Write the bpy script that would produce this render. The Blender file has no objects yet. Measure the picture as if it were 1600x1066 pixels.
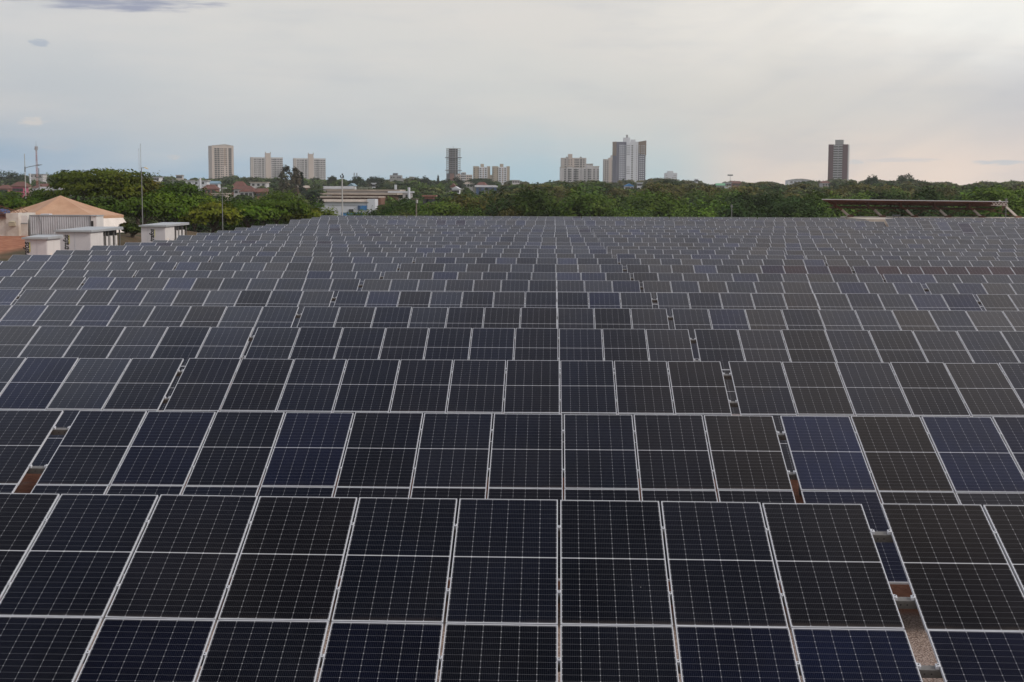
import bpy, bmesh, math, random
import numpy as np
from mathutils import Vector, Matrix

random.seed(7)
RNG = np.random.default_rng(11)
scene = bpy.context.scene
C = scene.collection
R = math.radians

# ------------------------------------------------------------------ camera
FPX = 2250.7                      # focal length in photo pixels (photo is 1600 wide)
CAM_Z = 6.0
YAW, PITCH, ROLL = R(1.642), math.atan(233.0 / FPX), R(0.25)
fwd = Vector((-math.sin(YAW) * math.cos(PITCH), math.cos(YAW) * math.cos(PITCH), -math.sin(PITCH)))
rgt = Vector((math.cos(YAW), math.sin(YAW), 0.0))
upv = rgt.cross(fwd)
rgt, upv = rgt * math.cos(ROLL) + upv * math.sin(ROLL), upv * math.cos(ROLL) - rgt * math.sin(ROLL)
cam_d = bpy.data.cameras.new('camera')
cam = bpy.data.objects.new('camera', cam_d)
C.objects.link(cam)
M3 = Matrix((rgt, upv, -fwd)).transposed()
cam.matrix_world = Matrix.Translation((0, 0, CAM_Z)) @ M3.to_4x4()
cam_d.sensor_width = 36.0
cam_d.lens = FPX / 1600.0 * 36.0
cam_d.clip_start = 0.1
cam_d.clip_end = 30000
scene.camera = cam
CAM = Vector((0, 0, CAM_Z))


def ray(px, py):
    return (fwd + rgt * ((px - 800.0) / FPX) + upv * ((533.0 - py) / FPX))


def at(px, py, Y):
    """point of the photo at world depth y = Y"""
    d = ray(px, py)
    return CAM + d * (Y / d.y)


def proj(P):
    v = Vector(P) - CAM
    z = v.dot(fwd)
    return 800 + FPX * v.dot(rgt) / z, 533 - FPX * v.dot(upv) / z, z


# ------------------------------------------------------------------ light
SUN_EL, SUN_AZ = R(34), R(108)      # azimuth clockwise from straight ahead (+Y)
sun_d = bpy.data.lights.new('sun', 'SUN')
sun_d.energy = 1.7
sun_d.angle = R(12)
sun_d.color = (1.0, 0.93, 0.84)
sun = bpy.data.objects.new('sun', sun_d)
C.objects.link(sun)
sdir = Vector((math.sin(SUN_AZ) * math.cos(SUN_EL), math.cos(SUN_AZ) * math.cos(SUN_EL), math.sin(SUN_EL)))
sun.rotation_euler = sdir.to_track_quat('Z', 'Y').to_euler()
scene.view_settings.view_transform = 'Standard'
scene.view_settings.look = 'None'
scene.view_settings.exposure = 0.14
scene.view_settings.gamma = 1.0


# ------------------------------------------------------------------ node helper
class NT:
    def __init__(self, tree):
        self.t = tree
        self.n = tree.nodes
        self.l = tree.links

    def new(self, typ, **kw):
        nd = self.n.new(typ)
        for k, v in kw.items():
            setattr(nd, k, v)
        return nd

    def set(self, sock, v):
        if hasattr(v, 'is_linked') or isinstance(v, bpy.types.NodeSocket):
            self.l.new(v, sock)
        elif v is not None:
            sock.default_value = v

    def m(self, op, a, b=None, c=None, clamp=False):
        nd = self.new('ShaderNodeMath', operation=op, use_clamp=clamp)
        self.set(nd.inputs[0], a)
        if b is not None:
            self.set(nd.inputs[1], b)
        if c is not None:
            self.set(nd.inputs[2], c)
        return nd.outputs[0]

    def mix(self, f, a, b, blend='MIX'):
        nd = self.new('ShaderNodeMix', data_type='RGBA', blend_type=blend)
        self.set(nd.inputs[0], f)
        self.set(nd.inputs[6], a)
        self.set(nd.inputs[7], b)
        return nd.outputs[2]

    def sstep(self, v, a, b, o0=0.0, o1=1.0):
        nd = self.new('ShaderNodeMapRange', interpolation_type='SMOOTHSTEP')
        self.set(nd.inputs[0], v)
        for i, q in enumerate((a, b, o0, o1)):
            nd.inputs[i + 1].default_value = q
        return nd.outputs[0]

    def noise(self, vec, scale, detail=4, rough=0.55, w=None):
        nd = self.new('ShaderNodeTexNoise')
        if vec is not None:
            self.l.new(vec, nd.inputs['Vector'])
        nd.inputs['Scale'].default_value = scale
        nd.inputs['Detail'].default_value = detail
        nd.inputs['Roughness'].default_value = rough
        return nd.outputs[0]

    def xyz(self, vec):
        nd = self.new('ShaderNodeSeparateXYZ')
        self.l.new(vec, nd.inputs[0])
        return nd.outputs

    def comb(self, x, y, z):
        nd = self.new('ShaderNodeCombineXYZ')
        for i, q in enumerate((x, y, z)):
            self.set(nd.inputs[i], q)
        return nd.outputs[0]


def srgb(r, g, b, a=1.0):
    f = lambda c: (c / 255 / 12.92) if c / 255 <= 0.04045 else ((c / 255 + 0.055) / 1.055) ** 2.4
    return (f(r), f(g), f(b), a)


# ------------------------------------------------------------------ world: hazy sky behind high cloud
world = bpy.data.worlds.new('World')
scene.world = world
world.use_nodes = True
wt = NT(world.node_tree)
wt.n.clear()
wo = wt.new('ShaderNodeOutputWorld')
bg = wt.new('ShaderNodeBackground')
bg.inputs[1].default_value = 0.1
wt.l.new(bg.outputs[0], wo.inputs[0])
sky = wt.new('ShaderNodeTexSky')
sky.sky_type = 'NISHITA'
sky.sun_disc = False
sky.sun_elevation = SUN_EL
sky.sun_rotation = SUN_AZ
sky.air_density = 1.2
sky.dust_density = 2.0
gen = wt.new('ShaderNodeTexCoord').outputs['Generated']
gx, gy, gz = wt.xyz(gen)
az = wt.m('MULTIPLY', wt.m('ARCTAN2', gx, gy), 180 / math.pi)        # degrees, + right
el = wt.m('MULTIPLY', wt.m('ARCSINE', gz), 180 / math.pi)
ae = wt.comb(az, el, 0.0)


def azel(px, py):
    d = ray(px, py).normalized()
    return math.degrees(math.atan2(d.x, d.y)), math.degrees(math.asin(d.z))


def sky_c(r, g, b):
    c = srgb(r, g, b)
    return (c[0] * 10, c[1] * 10, c[2] * 10, 1)


def hramp(stops, k=10.0):
    """colour by azimuth, stops = (az, (r, g, b) in sRGB)"""
    a0, a1 = stops[0][0], stops[-1][0]
    nd = wt.new('ShaderNodeValToRGB')
    fac = wt.m('DIVIDE', wt.m('SUBTRACT', az, a0), a1 - a0, clamp=True)
    wt.l.new(fac, nd.inputs[0])
    e = nd.color_ramp.elements
    while len(e) > 1:
        e.remove(e[-1])
    for i, (a, c) in enumerate(stops):
        el_ = e[0] if i == 0 else e.new((a - a0) / (a1 - a0))
        el_.position = (a - a0) / (a1 - a0)
        el_.color = srgb(*c)
    nd.color_ramp.interpolation = 'EASE'
    nm = wt.new('ShaderNodeVectorMath', operation='SCALE')
    wt.l.new(nd.outputs[0], nm.inputs[0])
    nm.inputs['Scale'].default_value = k
    return nm.outputs[0]


wobble = wt.m('MULTIPLY', wt.m('SUBTRACT', wt.noise(ae, 0.16, 3, 0.5), 0.5), 2.2)
elw = wt.m('ADD', el, wobble)
low = hramp([(-60, (150, 176, 202)), (-22, (138, 170, 198)), (-12, (150, 182, 205)), (-2, (167, 196, 210)), (4, (184, 203, 208)), (8, (228, 214, 203)),
             (14, (242, 222, 207)), (18, (238, 220, 208)), (60, (190, 190, 192))], 10.15)
mid = hramp([(-60, (178, 184, 194)), (-22, (184, 190, 197)), (-10, (199, 202, 204)), (0, (206, 207, 205)), (8, (212, 209, 204)), (14, (212, 209, 206)),
             (18, (198, 198, 202)), (60, (190, 190, 192))], 10.15)
top = hramp([(-60, (180, 182, 188)), (-22, (202, 202, 203)), (-10, (211, 209, 206)), (0, (217, 213, 208)), (8, (231, 226, 219)), (12, (242, 238, 231)),
             (17, (250, 248, 242)), (32, (238, 235, 231)), (60, (200, 196, 196))], 10.15)
hi = hramp([(-60, (228, 233, 246)), (-20, (234, 238, 250)), (0, (242, 243, 254)), (14, (252, 246, 248)), (35, (255, 250, 250)), (70, (225, 222, 222))], 11.5)  # unseen upper sky, graded with height to set the panels' reflected brightness
mid2 = hramp([(-60, (110, 122, 154)), (-20, (116, 126, 156)), (-4, (122, 129, 156)), (3, (142, 143, 160)), (8, (186, 180, 184)), (13, (222, 212, 210)), (19, (240, 229, 225)), (40, (225, 216, 214)), (75, (180, 176, 180))])
zen = hramp([(-60, (26, 35, 70)), (-20, (28, 37, 72)), (0, (30, 38, 72)), (14, (54, 56, 80)), (22, (90, 86, 98)), (40, (120, 116, 122)), (75, (110, 110, 124))])
c1 = wt.mix(wt.sstep(elw, 0.3, 3.4), low, mid)
c2 = wt.mix(wt.sstep(elw, 3.3, 6.8), c1, top)
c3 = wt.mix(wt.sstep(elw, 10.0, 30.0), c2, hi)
front = wt.sstep(wt.m('ABSOLUTE', az), 85.0, 130.0, 1.0, 0.0)
c3 = wt.mix(wt.m('MULTIPLY', wt.sstep(elw, 43.0, 47.5), front), c3, mid2)
c3 = wt.mix(wt.m('MULTIPLY', wt.sstep(elw, 46.5, 57.0), front), c3, zen)
c3 = wt.mix(wt.m('MULTIPLY', wt.sstep(wt.m('ABSOLUTE', az), 75.0, 125.0), 0.8), c3, sky_c(222, 217, 212))  # sky behind the camera, out of view, lightened to brighten facades and trees
# soft streaks in the cloud sheet
str_v = wt.comb(wt.m('MULTIPLY', az, 0.10), wt.m('MULTIPLY', el, 0.55), 0.0)
stre = wt.noise(str_v, 1.0, 5, 0.55)
c3 = wt.mix(wt.sstep(stre, 0.40, 0.72, 0.0, 0.24), c3, sky_c(228, 219, 212))
str2 = wt.noise(wt.comb(wt.m('MULTIPLY', az, 0.16), wt.m('MULTIPLY', el, 0.85), 7.0), 1.0, 6, 0.6)
c3 = wt.mix(wt.sstep(str2, 0.45, 0.75, 0.0, 0.26), c3, sky_c(180, 185, 194))
dia_v = wt.comb(wt.m('MULTIPLY', wt.m('SUBTRACT', az, wt.m('MULTIPLY', el, 1.9)), 0.22), wt.m('MULTIPLY', wt.m('ADD', el, wt.m('MULTIPLY', az, 0.25)), 0.05), 3.0)
dia = wt.noise(dia_v, 1.0, 3, 0.5)
c3 = wt.mix(wt.m('MULTIPLY', wt.sstep(dia, 0.42, 0.66, 0.0, 0.26), wt.sstep(az, 0.0, 8.0)), c3, sky_c(190, 192, 198))


def blob(px, py, wpx, hpx, col, amount, nscale=1.0, thr=(0.15, 0.75), seed=0.0):
    global c3
    a0, e0 = azel(px, py)
    sx, sy = math.degrees(wpx / FPX), math.degrees(hpx / FPX)
    dx = wt.m('DIVIDE', wt.m('SUBTRACT', az, a0), sx)
    dy = wt.m('DIVIDE', wt.m('SUBTRACT', el, e0), sy)
    r2 = wt.m('ADD', wt.m('MULTIPLY', dx, dx), wt.m('MULTIPLY', dy, dy))
    nz = wt.noise(wt.comb(wt.m('ADD', wt.m('MULTIPLY', dx, nscale), seed), wt.m('MULTIPLY', dy, nscale), seed), 1.3, 5, 0.6)
    v = wt.m('SUBTRACT', wt.m('ADD', 1.0, wt.m('MULTIPLY', wt.m('SUBTRACT', nz, 0.5), 2.6)), r2)
    c3 = wt.mix(wt.sstep(v, thr[0], thr[1], 0.0, amount), c3, sky_c(*col))


blob(180, 5, 165, 14, (146, 150, 172), 0.95, 1.8, (0.0, 1.0), 1.0)
blob(62, 67, 19, 7, (164, 174, 190), 0.8, 1.2, (0.1, 0.9), 4.0)
blob(52, 190, 25, 9, (208, 204, 202), 0.95, 1.5, (0.1, 1.1), 7.0)
blob(90, 228, 40, 9, (176, 186, 198), 0.7, 1.4, (0.0, 1.2), 9.0)
blob(272, 246, 11, 5, (196, 196, 198), 0.9, 1.2, (0.1, 1.0), 12.0)
blob(1562, 254, 44, 5, (190, 199, 208), 0.7, 1.6, (0.0, 1.0), 15.0)
blob(1410, 250, 60, 4, (206, 204, 206), 0.6, 1.6, (0.0, 1.0), 18.0)
blob(1335, 253, 16, 4, (200, 204, 208), 0.6, 1.3, (0.0, 1.0), 21.0)
blob(1540, 10, 210, 70, (248, 246, 240), 0.65, 0.8, (-0.2, 1.2), 24.0)
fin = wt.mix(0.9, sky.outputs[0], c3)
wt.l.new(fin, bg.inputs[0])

# ------------------------------------------------------------------ materials
MATS = {}


def pmat(name, col, rough=0.7, metal=0.0, noise=0.0, nscale=3.0, bump=0.0, spec=0.5, coord='Object', col2=None):
    if name in MATS:
        return MATS[name]
    m = bpy.data.materials.new(name)
    m.use_nodes = True
    t = NT(m.node_tree)
    b = t.n['Principled BSDF']
    b.inputs['Roughness'].default_value = rough
    b.inputs['Metallic'].default_value = metal
    b.inputs['Specular IOR Level'].default_value = spec
    c = (col[0], col[1], col[2], 1)
    if noise > 0:
        tc = t.new('ShaderNodeTexCoord').outputs[coord]
        nz = t.noise(tc, nscale, 6, 0.6)
        f = t.sstep(nz, 0.3, 0.7)
        d = (col2[0], col2[1], col2[2], 1) if col2 else tuple(q * (1 - noise) for q in col[:3]) + (1,)
        t.l.new(t.mix(f, c, d), b.inputs['Base Color'])
        if bump > 0:
            bp = t.new('ShaderNodeBump')
            bp.inputs['Strength'].default_value = bump
            bp.inputs['Distance'].default_value = 0.05
            t.l.new(nz, bp.inputs['Height'])
            t.l.new(bp.outputs[0], b.inputs['Normal'])
    else:
        b.inputs['Base Color'].default_value = c
    MATS[name] = m
    return m


def make_cell_mat():
    """half-cut mono cells behind AR glass: grid lines, busbars, solder diamonds; hue from the object's colour"""
    m = bpy.data.materials.new('solar_glass')
    m.use_nodes = True
    t = NT(m.node_tree)
    b = t.n['Principled BSDF']
    tc = t.new('ShaderNodeTexCoord').outputs['Object']
    u, v, w = t.xyz(tc)
    CW, CH = 0.1825, 0.0921
    cu = t.m('FRACT', t.m('ADD', t.m('DIVIDE', u, CW), 100.0))            # 0 at cell borders (6 columns, seam at u = 0)
    du = t.m('MULTIPLY', t.m('MINIMUM', cu, t.m('SUBTRACT', 1.0, cu)), CW)
    av = t.m('SUBTRACT', t.m('ABSOLUTE', v), 0.009)
    cv = t.m('FRACT', t.m('DIVIDE', t.m('MAXIMUM', av, 0.0), CH))
    dv = t.m('MULTIPLY', t.m('MINIMUM', cv, t.m('SUBTRACT', 1.0, cv)), CH)
    lu = t.sstep(du, 0.0008, 0.0026, 1.0, 0.0)
    lv = t.sstep(dv, 0.0005, 0.0020, 1.0, 0.0)
    dia = t.sstep(t.m('ADD', du, dv), 0.004, 0.0085, 1.0, 0.0)
    midl = t.sstep(av, -0.0035, -0.0015, 1.0, 0.0)
    edge = t.sstep(t.m('ABSOLUTE', u), 0.5475, 0.549, 0.0, 0.12)
    edge2 = t.sstep(av, 1.1052, 1.107, 0.0, 0.15)
    bb = t.m('FRACT', t.m('DIVIDE', t.m('ADD', u, 10.0), CW / 10))
    bb = t.m('ABSOLUTE', t.m('SUBTRACT', bb, 0.5))
    bus = t.sstep(bb, 0.02, 0.07, 1.0, 0.0)
    oi = t.new('ShaderNodeObjectInfo')
    hue = oi.outputs['Color']
    nz = t.noise(t.comb(t.m('ADD', u, t.m('MULTIPLY', oi.outputs['Random'], 40.0)), v, 0.0), 1.1, 2, 0.5)
    cellj = t.new('ShaderNodeTexWhiteNoise')
    cellj.noise_dimensions = '3D'
    t.l.new(t.comb(t.m('FLOOR', t.m('DIVIDE', u, CW)), t.m('FLOOR', t.m('DIVIDE', v, CH)), oi.outputs['Random']), cellj.inputs['Vector'])
    base = t.mix(1.0, hue, (0.0018, 0.0019, 0.0023, 1), 'MULTIPLY')
    base = t.mix(t.m('MULTIPLY', cellj.outputs[0], 0.25), base, (0.002, 0.002, 0.002, 1))
    hi = t.mix(1.0, hue, (0.0038, 0.0040, 0.0050, 1), 'MULTIPLY')
    base = t.mix(t.sstep(nz, 0.35, 0.7, 0.0, 0.8), base, hi)
    base = t.mix(t.m('MULTIPLY', bus, 0.085), base, (0.30, 0.31, 0.34, 1))
    base = t.mix(t.m('MULTIPLY', lv, 0.24), base, (0.45, 0.46, 0.50, 1))
    base = t.mix(t.m('MULTIPLY', lu, 0.25), base, (0.52, 0.53, 0.57, 1))
    base = t.mix(t.m('MULTIPLY', dia, 0.65), base, (0.62, 0.63, 0.66, 1))
    e = t.m('MAXIMUM', t.m('MAXIMUM', midl, edge), edge2)
    base = t.mix(t.m('MULTIPLY', e, 0.75), base, (0.55, 0.56, 0.60, 1))
    # thin uneven dust film
    wc = t.new('ShaderNodeNewGeometry').outputs['Position']
    du1 = t.noise(wc, 0.9, 5, 0.6)
    base = t.mix(t.sstep(du1, 0.35, 0.8, 0.001, 0.010), base, (0.32, 0.27, 0.23, 1))
    vs = t.new('ShaderNodeTexVoronoi')
    t.l.new(t.comb(t.m('ADD', u, t.m('MULTIPLY', oi.outputs['Random'], 33.0)), v, oi.outputs['Random']), vs.inputs['Vector'])
    vs.inputs['Scale'].default_value = 1.6
    spk = t.m('MULTIPLY', t.sstep(vs.outputs['Distance'], 0.010, 0.022, 1.0, 0.0), t.m('GREATER_THAN', t.xyz(vs.outputs['Color'])[0], 0.72))
    base = t.mix(t.m('MULTIPLY', spk, 0.5), base, (0.5, 0.5, 0.48, 1))
    low_ = t.m('MULTIPLY', t.sstep(v, -1.04, -1.12, 0.0, 1.0), t.sstep(du1, 0.3, 0.7, 0.0, 0.07))
    base = t.mix(low_, base, (0.34, 0.27, 0.22, 1))
    t.l.new(base, b.inputs['Base Color'])
    b.inputs['Roughness'].default_value = 0.10
    b.inputs['IOR'].default_value = 1.45
    t.l.new(t.m('MULTIPLY', oi.outputs['Alpha'], 0.23), b.inputs['Specular IOR Level'])     # glass coating differs from batch to batch
    nz2 = t.noise(t.comb(t.m('ADD', u, t.m('MULTIPLY', oi.outputs['Random'], 71.0)), t.m('MULTIPLY', v, 0.5), 4.0), 0.9, 2, 0.5)
    tint = t.mix(0.8, (1, 1, 1, 1), hue)
    tint = t.mix(1.0, tint, t.mix(t.sstep(nz2, 0.3, 0.7), (1.04, 1.0, 0.95, 1), (0.84, 0.95, 1.22, 1)), 'MULTIPLY')
    t.l.new(tint, b.inputs['Specular Tint'])
    MATS['cell'] = m
    return m


make_cell_mat()
pmat('alu', (0.56, 0.58, 0.63), 0.42, 0.0, 0.10, 8.0)
pmat('backsheet', (0.5, 0.5, 0.5), 0.6)
pmat('galv', (0.19, 0.185, 0.18), 0.5, 0.3, 0.22, 14.0)
pmat('white_paint', (0.66, 0.64, 0.64), 0.5, 0, 0.10, 0.9)
pmat('kiosk', (0.55, 0.53, 0.56), 0.45, 0, 0.08, 0.7)
pmat('kiosk_roof', (0.36, 0.385, 0.41), 0.5, 0, 0.15, 1.2)
pmat('old_white', (0.60, 0.57, 0.54), 0.8, 0, 0.35, 0.55, col2=(0.42, 0.36, 0.31))
pmat('black', (0.012, 0.012, 0.013), 0.5)
pmat('yellow', (0.50, 0.46, 0.13), 0.5)
pmat('dark', (0.03, 0.033, 0.036), 0.35)
pmat('glass', (0.018, 0.022, 0.028), 0.2, 0, 0.4, 0.05)
pmat('container', (0.50, 0.52, 0.56), 0.55, 0.1, 0.22, 0.8)
pmat('container_rim', (0.26, 0.28, 0.30), 0.55, 0.1, 0.2, 0.8)
pmat('tent', (0.40, 0.225, 0.135), 0.75, 0, 0.3, 0.5, col2=(0.48, 0.295, 0.19))
pmat('tent_white', (0.72, 0.66, 0.62), 0.75, 0, 0.15, 0.7)
pmat('rust', (0.21, 0.095, 0.06), 0.85, 0, 0.5, 2.2, col2=(0.11, 0.055, 0.04))
pmat('rust_light', (0.52, 0.45, 0.41), 0.8, 0, 0.5, 1.6, col2=(0.62, 0.57, 0.54))
pmat('zinc_roof', (0.55, 0.57, 0.60), 0.5, 0.2, 0.2, 0.7)
pmat('concrete', (0.46, 0.42, 0.37), 0.85, 0, 0.25, 0.5)
pmat('concrete_dark', (0.10, 0.105, 0.125), 0.85, 0, 0.3, 0.12)
pmat('brick', (0.26, 0.12, 0.09), 0.85, 0, 0.3, 0.3)
pmat('beige', (0.48, 0.41, 0.375), 0.8, 0, 0.08, 0.05)
pmat('beige_grey', (0.40, 0.37, 0.355), 0.8, 0, 0.08, 0.05)
pmat('warm_white', (0.50, 0.485, 0.50), 0.8, 0, 0.08, 0.05)
pmat('tan', (0.33, 0.28, 0.22), 0.8, 0, 0.08, 0.05)
pmat('cool_white', (0.58, 0.60, 0.66), 0.8, 0, 0.08, 0.05)
pmat('slate', (0.115, 0.115, 0.165), 0.8, 0, 0.1, 0.05)
pmat('slate_light', (0.19, 0.20, 0.26), 0.7, 0, 0.08, 0.05)
pmat('brown', (0.24, 0.17, 0.12), 0.8, 0, 0.1, 0.05)
pmat('maroon', (0.085, 0.022, 0.030), 0.8, 0, 0.12, 0.05)
pmat('light_slab', (0.42, 0.42, 0.44), 0.8)
pmat('grey', (0.30, 0.30, 0.31), 0.8, 0, 0.2, 0.1)
pmat('roof_red', (0.16, 0.056, 0.040), 0.85, 0, 0.5, 0.6, col2=(0.09, 0.042, 0.034))
pmat('roof_pale', (0.42, 0.36, 0.31), 0.85, 0, 0.3, 0.4)
pmat('roof_grey', (0.36, 0.36, 0.37), 0.8, 0, 0.3, 0.3)
pmat('pink', (0.36, 0.07, 0.13), 0.7)
pmat('blue', (0.03, 0.17, 0.42), 0.6)
pmat('blue_dark', (0.03, 0.07, 0.16), 0.6)
pmat('blue_grey', (0.16, 0.26, 0.34), 0.6)
pmat('green', (0.12, 0.32, 0.18), 0.6)
pmat('wood', (0.20, 0.17, 0.145), 0.85, 0, 0.3, 2.0)
pmat('pole_white', (0.40, 0.40, 0.40), 0.6)
pmat('pole_grey', (0.20, 0.205, 0.21), 0.6, 0.2)
pmat('mast_red', (0.34, 0.10, 0.07), 0.7)
pmat('lamp_cream', (0.75, 0.62, 0.40), 0.5)  # plain warm cream base colour
pmat('bark', (0.10, 0.075, 0.055), 0.9, 0, 0.4, 1.5)
pmat('ac', (0.44, 0.39, 0.29), 0.7, 0, 0.3, 2.0)
pmat('tarp_blue', (0.04, 0.07, 0.18), 0.6)


def make_leaf():
    m = bpy.data.materials.new('leaf')
    m.use_nodes = True
    t = NT(m.node_tree)
    b = t.n['Principled BSDF']
    out = t.n['Material Output']
    at_ = t.new('ShaderNodeAttribute', attribute_name='tint')
    oi = t.new('ShaderNodeObjectInfo')
    col = t.mix(1.0, at_.outputs['Color'], oi.outputs['Color'], 'MULTIPLY')
    t.l.new(col, b.inputs['Base Color'])
    b.inputs['Roughness'].default_value = 0.75
    b.inputs['Specular IOR Level'].default_value = 0.06
    tr = t.new('ShaderNodeBsdfTranslucent')
    t.l.new(t.mix(1.0, col, (1.2, 1.25, 0.7, 1), 'MULTIPLY'), tr.inputs[0])
    ms = t.new('ShaderNodeMixShader')
    ms.inputs[0].default_value = 0.15
    t.l.new(b.outputs[0], ms.inputs[1])
    t.l.new(tr.outputs[0], ms.inputs[2])
    t.l.new(ms.outputs[0], out.inputs[0])
    MATS['leaf'] = m


make_leaf()


def make_ground_mat():
    m = bpy.data.materials.new('ground')
    m.use_nodes = True
    t = NT(m.node_tree)
    b = t.n['Principled BSDF']
    pos = t.new('ShaderNodeNewGeometry').outputs['Position']
    x, y, z = t.xyz(pos)
    n1 = t.noise(pos, 0.55, 6, 0.6)
    n2 = t.noise(pos, 5.0, 6, 0.65)
    soil = t.mix(t.sstep(n1, 0.3, 0.7), (0.33, 0.125, 0.065, 1), (0.42, 0.19, 0.115, 1))
    soil = t.mix(t.sstep(n2, 0.35, 0.75, 0, 0.7), soil, (0.14, 0.05, 0.03, 1))
    vo = t.new('ShaderNodeTexVoronoi')
    t.l.new(pos, vo.inputs['Vector'])
    vo.inputs['Scale'].default_value = 38.0
    vc = t.xyz(vo.outputs['Color'])
    grav = t.mix(vc[0], (0.30, 0.22, 0.185, 1), (0.54, 0.44, 0.39, 1))
    grav = t.mix(t.sstep(vo.outputs['Distance'], 0.35, 0.75, 0.0, 0.8), grav, (0.12, 0.08, 0.065, 1))
    yy = t.m('ADD', y, t.m('MULTIPLY', t.m('SUBTRACT', n1, 0.5), 1.6))
    gm = t.sstep(yy, 20.3, 20.9, 1.0, 0.0)
    pat = t.sstep(t.noise(pos, 0.22, 4, 0.6), 0.56, 0.64, 0.0, 0.75)
    near = t.mix(t.m('MAXIMUM', gm, pat), soil, grav)
    nb = t.noise(pos, 1.5, 7, 0.7)
    bank = t.mix(t.sstep(nb, 0.38, 0.62), (0.40, 0.185, 0.11, 1), (0.25, 0.095, 0.055, 1))
    near = t.mix(t.sstep(x, -32.5, -34.5), near, bank)
    veg = t.mix(t.sstep(n1, 0.35, 0.65), (0.035, 0.05, 0.018, 1), (0.07, 0.07, 0.03, 1))
    far = t.sstep(t.m('ADD', y, t.m('MULTIPLY', t.m('SUBTRACT', n1, 0.5), 30.0)), 196.0, 214.0)
    col = t.mix(far, near, veg)
    lft = t.m('MULTIPLY', t.sstep(x, -31.8, -33.0), t.sstep(t.m('ADD', y, t.m('MULTIPLY', n1, 6.0)), 141.0, 148.0))
    col = t.mix(lft, col, veg)
    mid_ = t.m('MULTIPLY', t.m('MULTIPLY', t.sstep(x, -31.5, -32.5), t.sstep(x, -45.0, -42.5)), t.sstep(y, 103.0, 107.0))
    col = t.mix(mid_, col, t.mix(t.sstep(n1, 0.35, 0.65), (0.06, 0.055, 0.03, 1), (0.12, 0.08, 0.05, 1)))
    t.l.new(col, b.inputs['Base Color'])
    b.inputs['Roughness'].default_value = 0.95
    b.inputs['Specular IOR Level'].default_value = 0.15
    bp = t.new('ShaderNodeBump')
    bp.inputs['Strength'].default_value = 0.7
    bp.inputs['Distance'].default_value = 0.04
    t.l.new(t.m('ADD', n2, t.m('MULTIPLY', t.m('SUBTRACT', 1.0, vo.outputs['Distance']), 0.6)), bp.inputs['Height'])
    t.l.new(bp.outputs[0], b.inputs['Normal'])
    MATS['ground'] = m


make_ground_mat()


# ------------------------------------------------------------------ mesh helpers
class MB:
    """collects shapes; build() links them as ONE mesh object"""

    def __init__(self):
        self.v, self.f, self.mi, self.mats = [], [], [], []

    def _m(self, mat):
        mat = MATS[mat] if isinstance(mat, str) else mat
        if mat not in self.mats:
            self.mats.append(mat)
        return self.mats.index(mat)

    def poly(self, pts, faces, mat):
        o = len(self.v)
        self.v += [tuple(p) for p in pts]
        k = self._m(mat)
        for f in faces:
            self.f.append([i + o for i in f])
            self.mi.append(k)
        return self

    def box(self, x0, x1, y0, y1, z0, z1, mat, M=None):
        p = [Vector((x, y, z)) for z in (z0, z1) for y in (y0, y1) for x in (x0, x1)]
        if M is not None:
            p = [M @ q for q in p]
        return self.poly(p, [(0, 2, 3, 1), (4, 5, 7, 6), (0, 1, 5, 4), (2, 6, 7, 3), (0, 4, 6, 2), (1, 3, 7, 5)], mat)

    def bar(self, a, b, w, h, mat, up=(0, 0, 1)):
        a, b = Vector(a), Vector(b)
        d = b - a
        L = d.length
        d.normalize()
        s = d.cross(Vector(up))
        if s.length < 1e-4:
            s = d.cross(Vector((1, 0, 0)))
        s.normalize()
        n = s.cross(d)
        p = []
        for q in (a, b):
            for sx, sn in ((-1, -1), (1, -1), (1, 1), (-1, 1)):
                p.append(q + s * (sx * w / 2) + n * (sn * h / 2))
        return self.poly(p, [(0, 1, 2, 3), (7, 6, 5, 4), (0, 4, 5, 1), (1, 5, 6, 2), (2, 6, 7, 3), (3, 7, 4, 0)], mat)

    def tube(self, a, b, r0, r1, mat, n=10):
        a, b = Vector(a), Vector(b)
        d = (b - a).normalized()
        s = d.cross(Vector((0, 0, 1)))
        if s.length < 1e-4:
            s = Vector((1, 0, 0))
        s.normalize()
        t = s.cross(d)
        p = []
        for q, r in ((a, r0), (b, r1)):
            for i in range(n):
                an = 2 * math.pi * i / n
                p.append(q + s * (math.cos(an) * r) + t * (math.sin(an) * r))
        f = [(i, (i + 1) % n, n + (i + 1) % n, n + i) for i in range(n)]
        f += [tuple(range(n - 1, -1, -1)), tuple(range(n, 2 * n))]
        return self.poly(p, f, mat)

    def mesh(self, name):
        me = bpy.data.meshes.new(name)
        me.from_pydata(self.v, [], self.f)
        for m in self.mats:
            me.materials.append(m)
        me.polygons.foreach_set('material_index', self.mi)
        me.update()
        return me

    def build(self, name, parent=None, loc=None, rot=None):
        return link(name, self.mesh(name), parent, loc, rot)


def link(name, me, parent=None, loc=None, rot=None):
    o = bpy.data.objects.new(name, me)
    C.objects.link(o)
    if parent is not None:
        o.parent = parent
    if loc is not None:
        o.location = loc
    if rot is not None:
        o.rotation_euler = rot
    return o


def tag(o, label=None, cat=None, group=None, kind=None):
    if label:
        o['label'] = label
    if cat:
        o['category'] = cat
    if group:
        o['group'] = group
    if kind:
        o['kind'] = kind
    return o


def thing(name, label, cat, loc=(0, 0, 0), rz=0.0, group=None):
    o = bpy.data.objects.new(name, None)
    C.objects.link(o)
    o.empty_display_size = 0.3
    o.location = loc
    o.rotation_euler = (0, 0, rz)
    return tag(o, label, cat, group)


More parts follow.
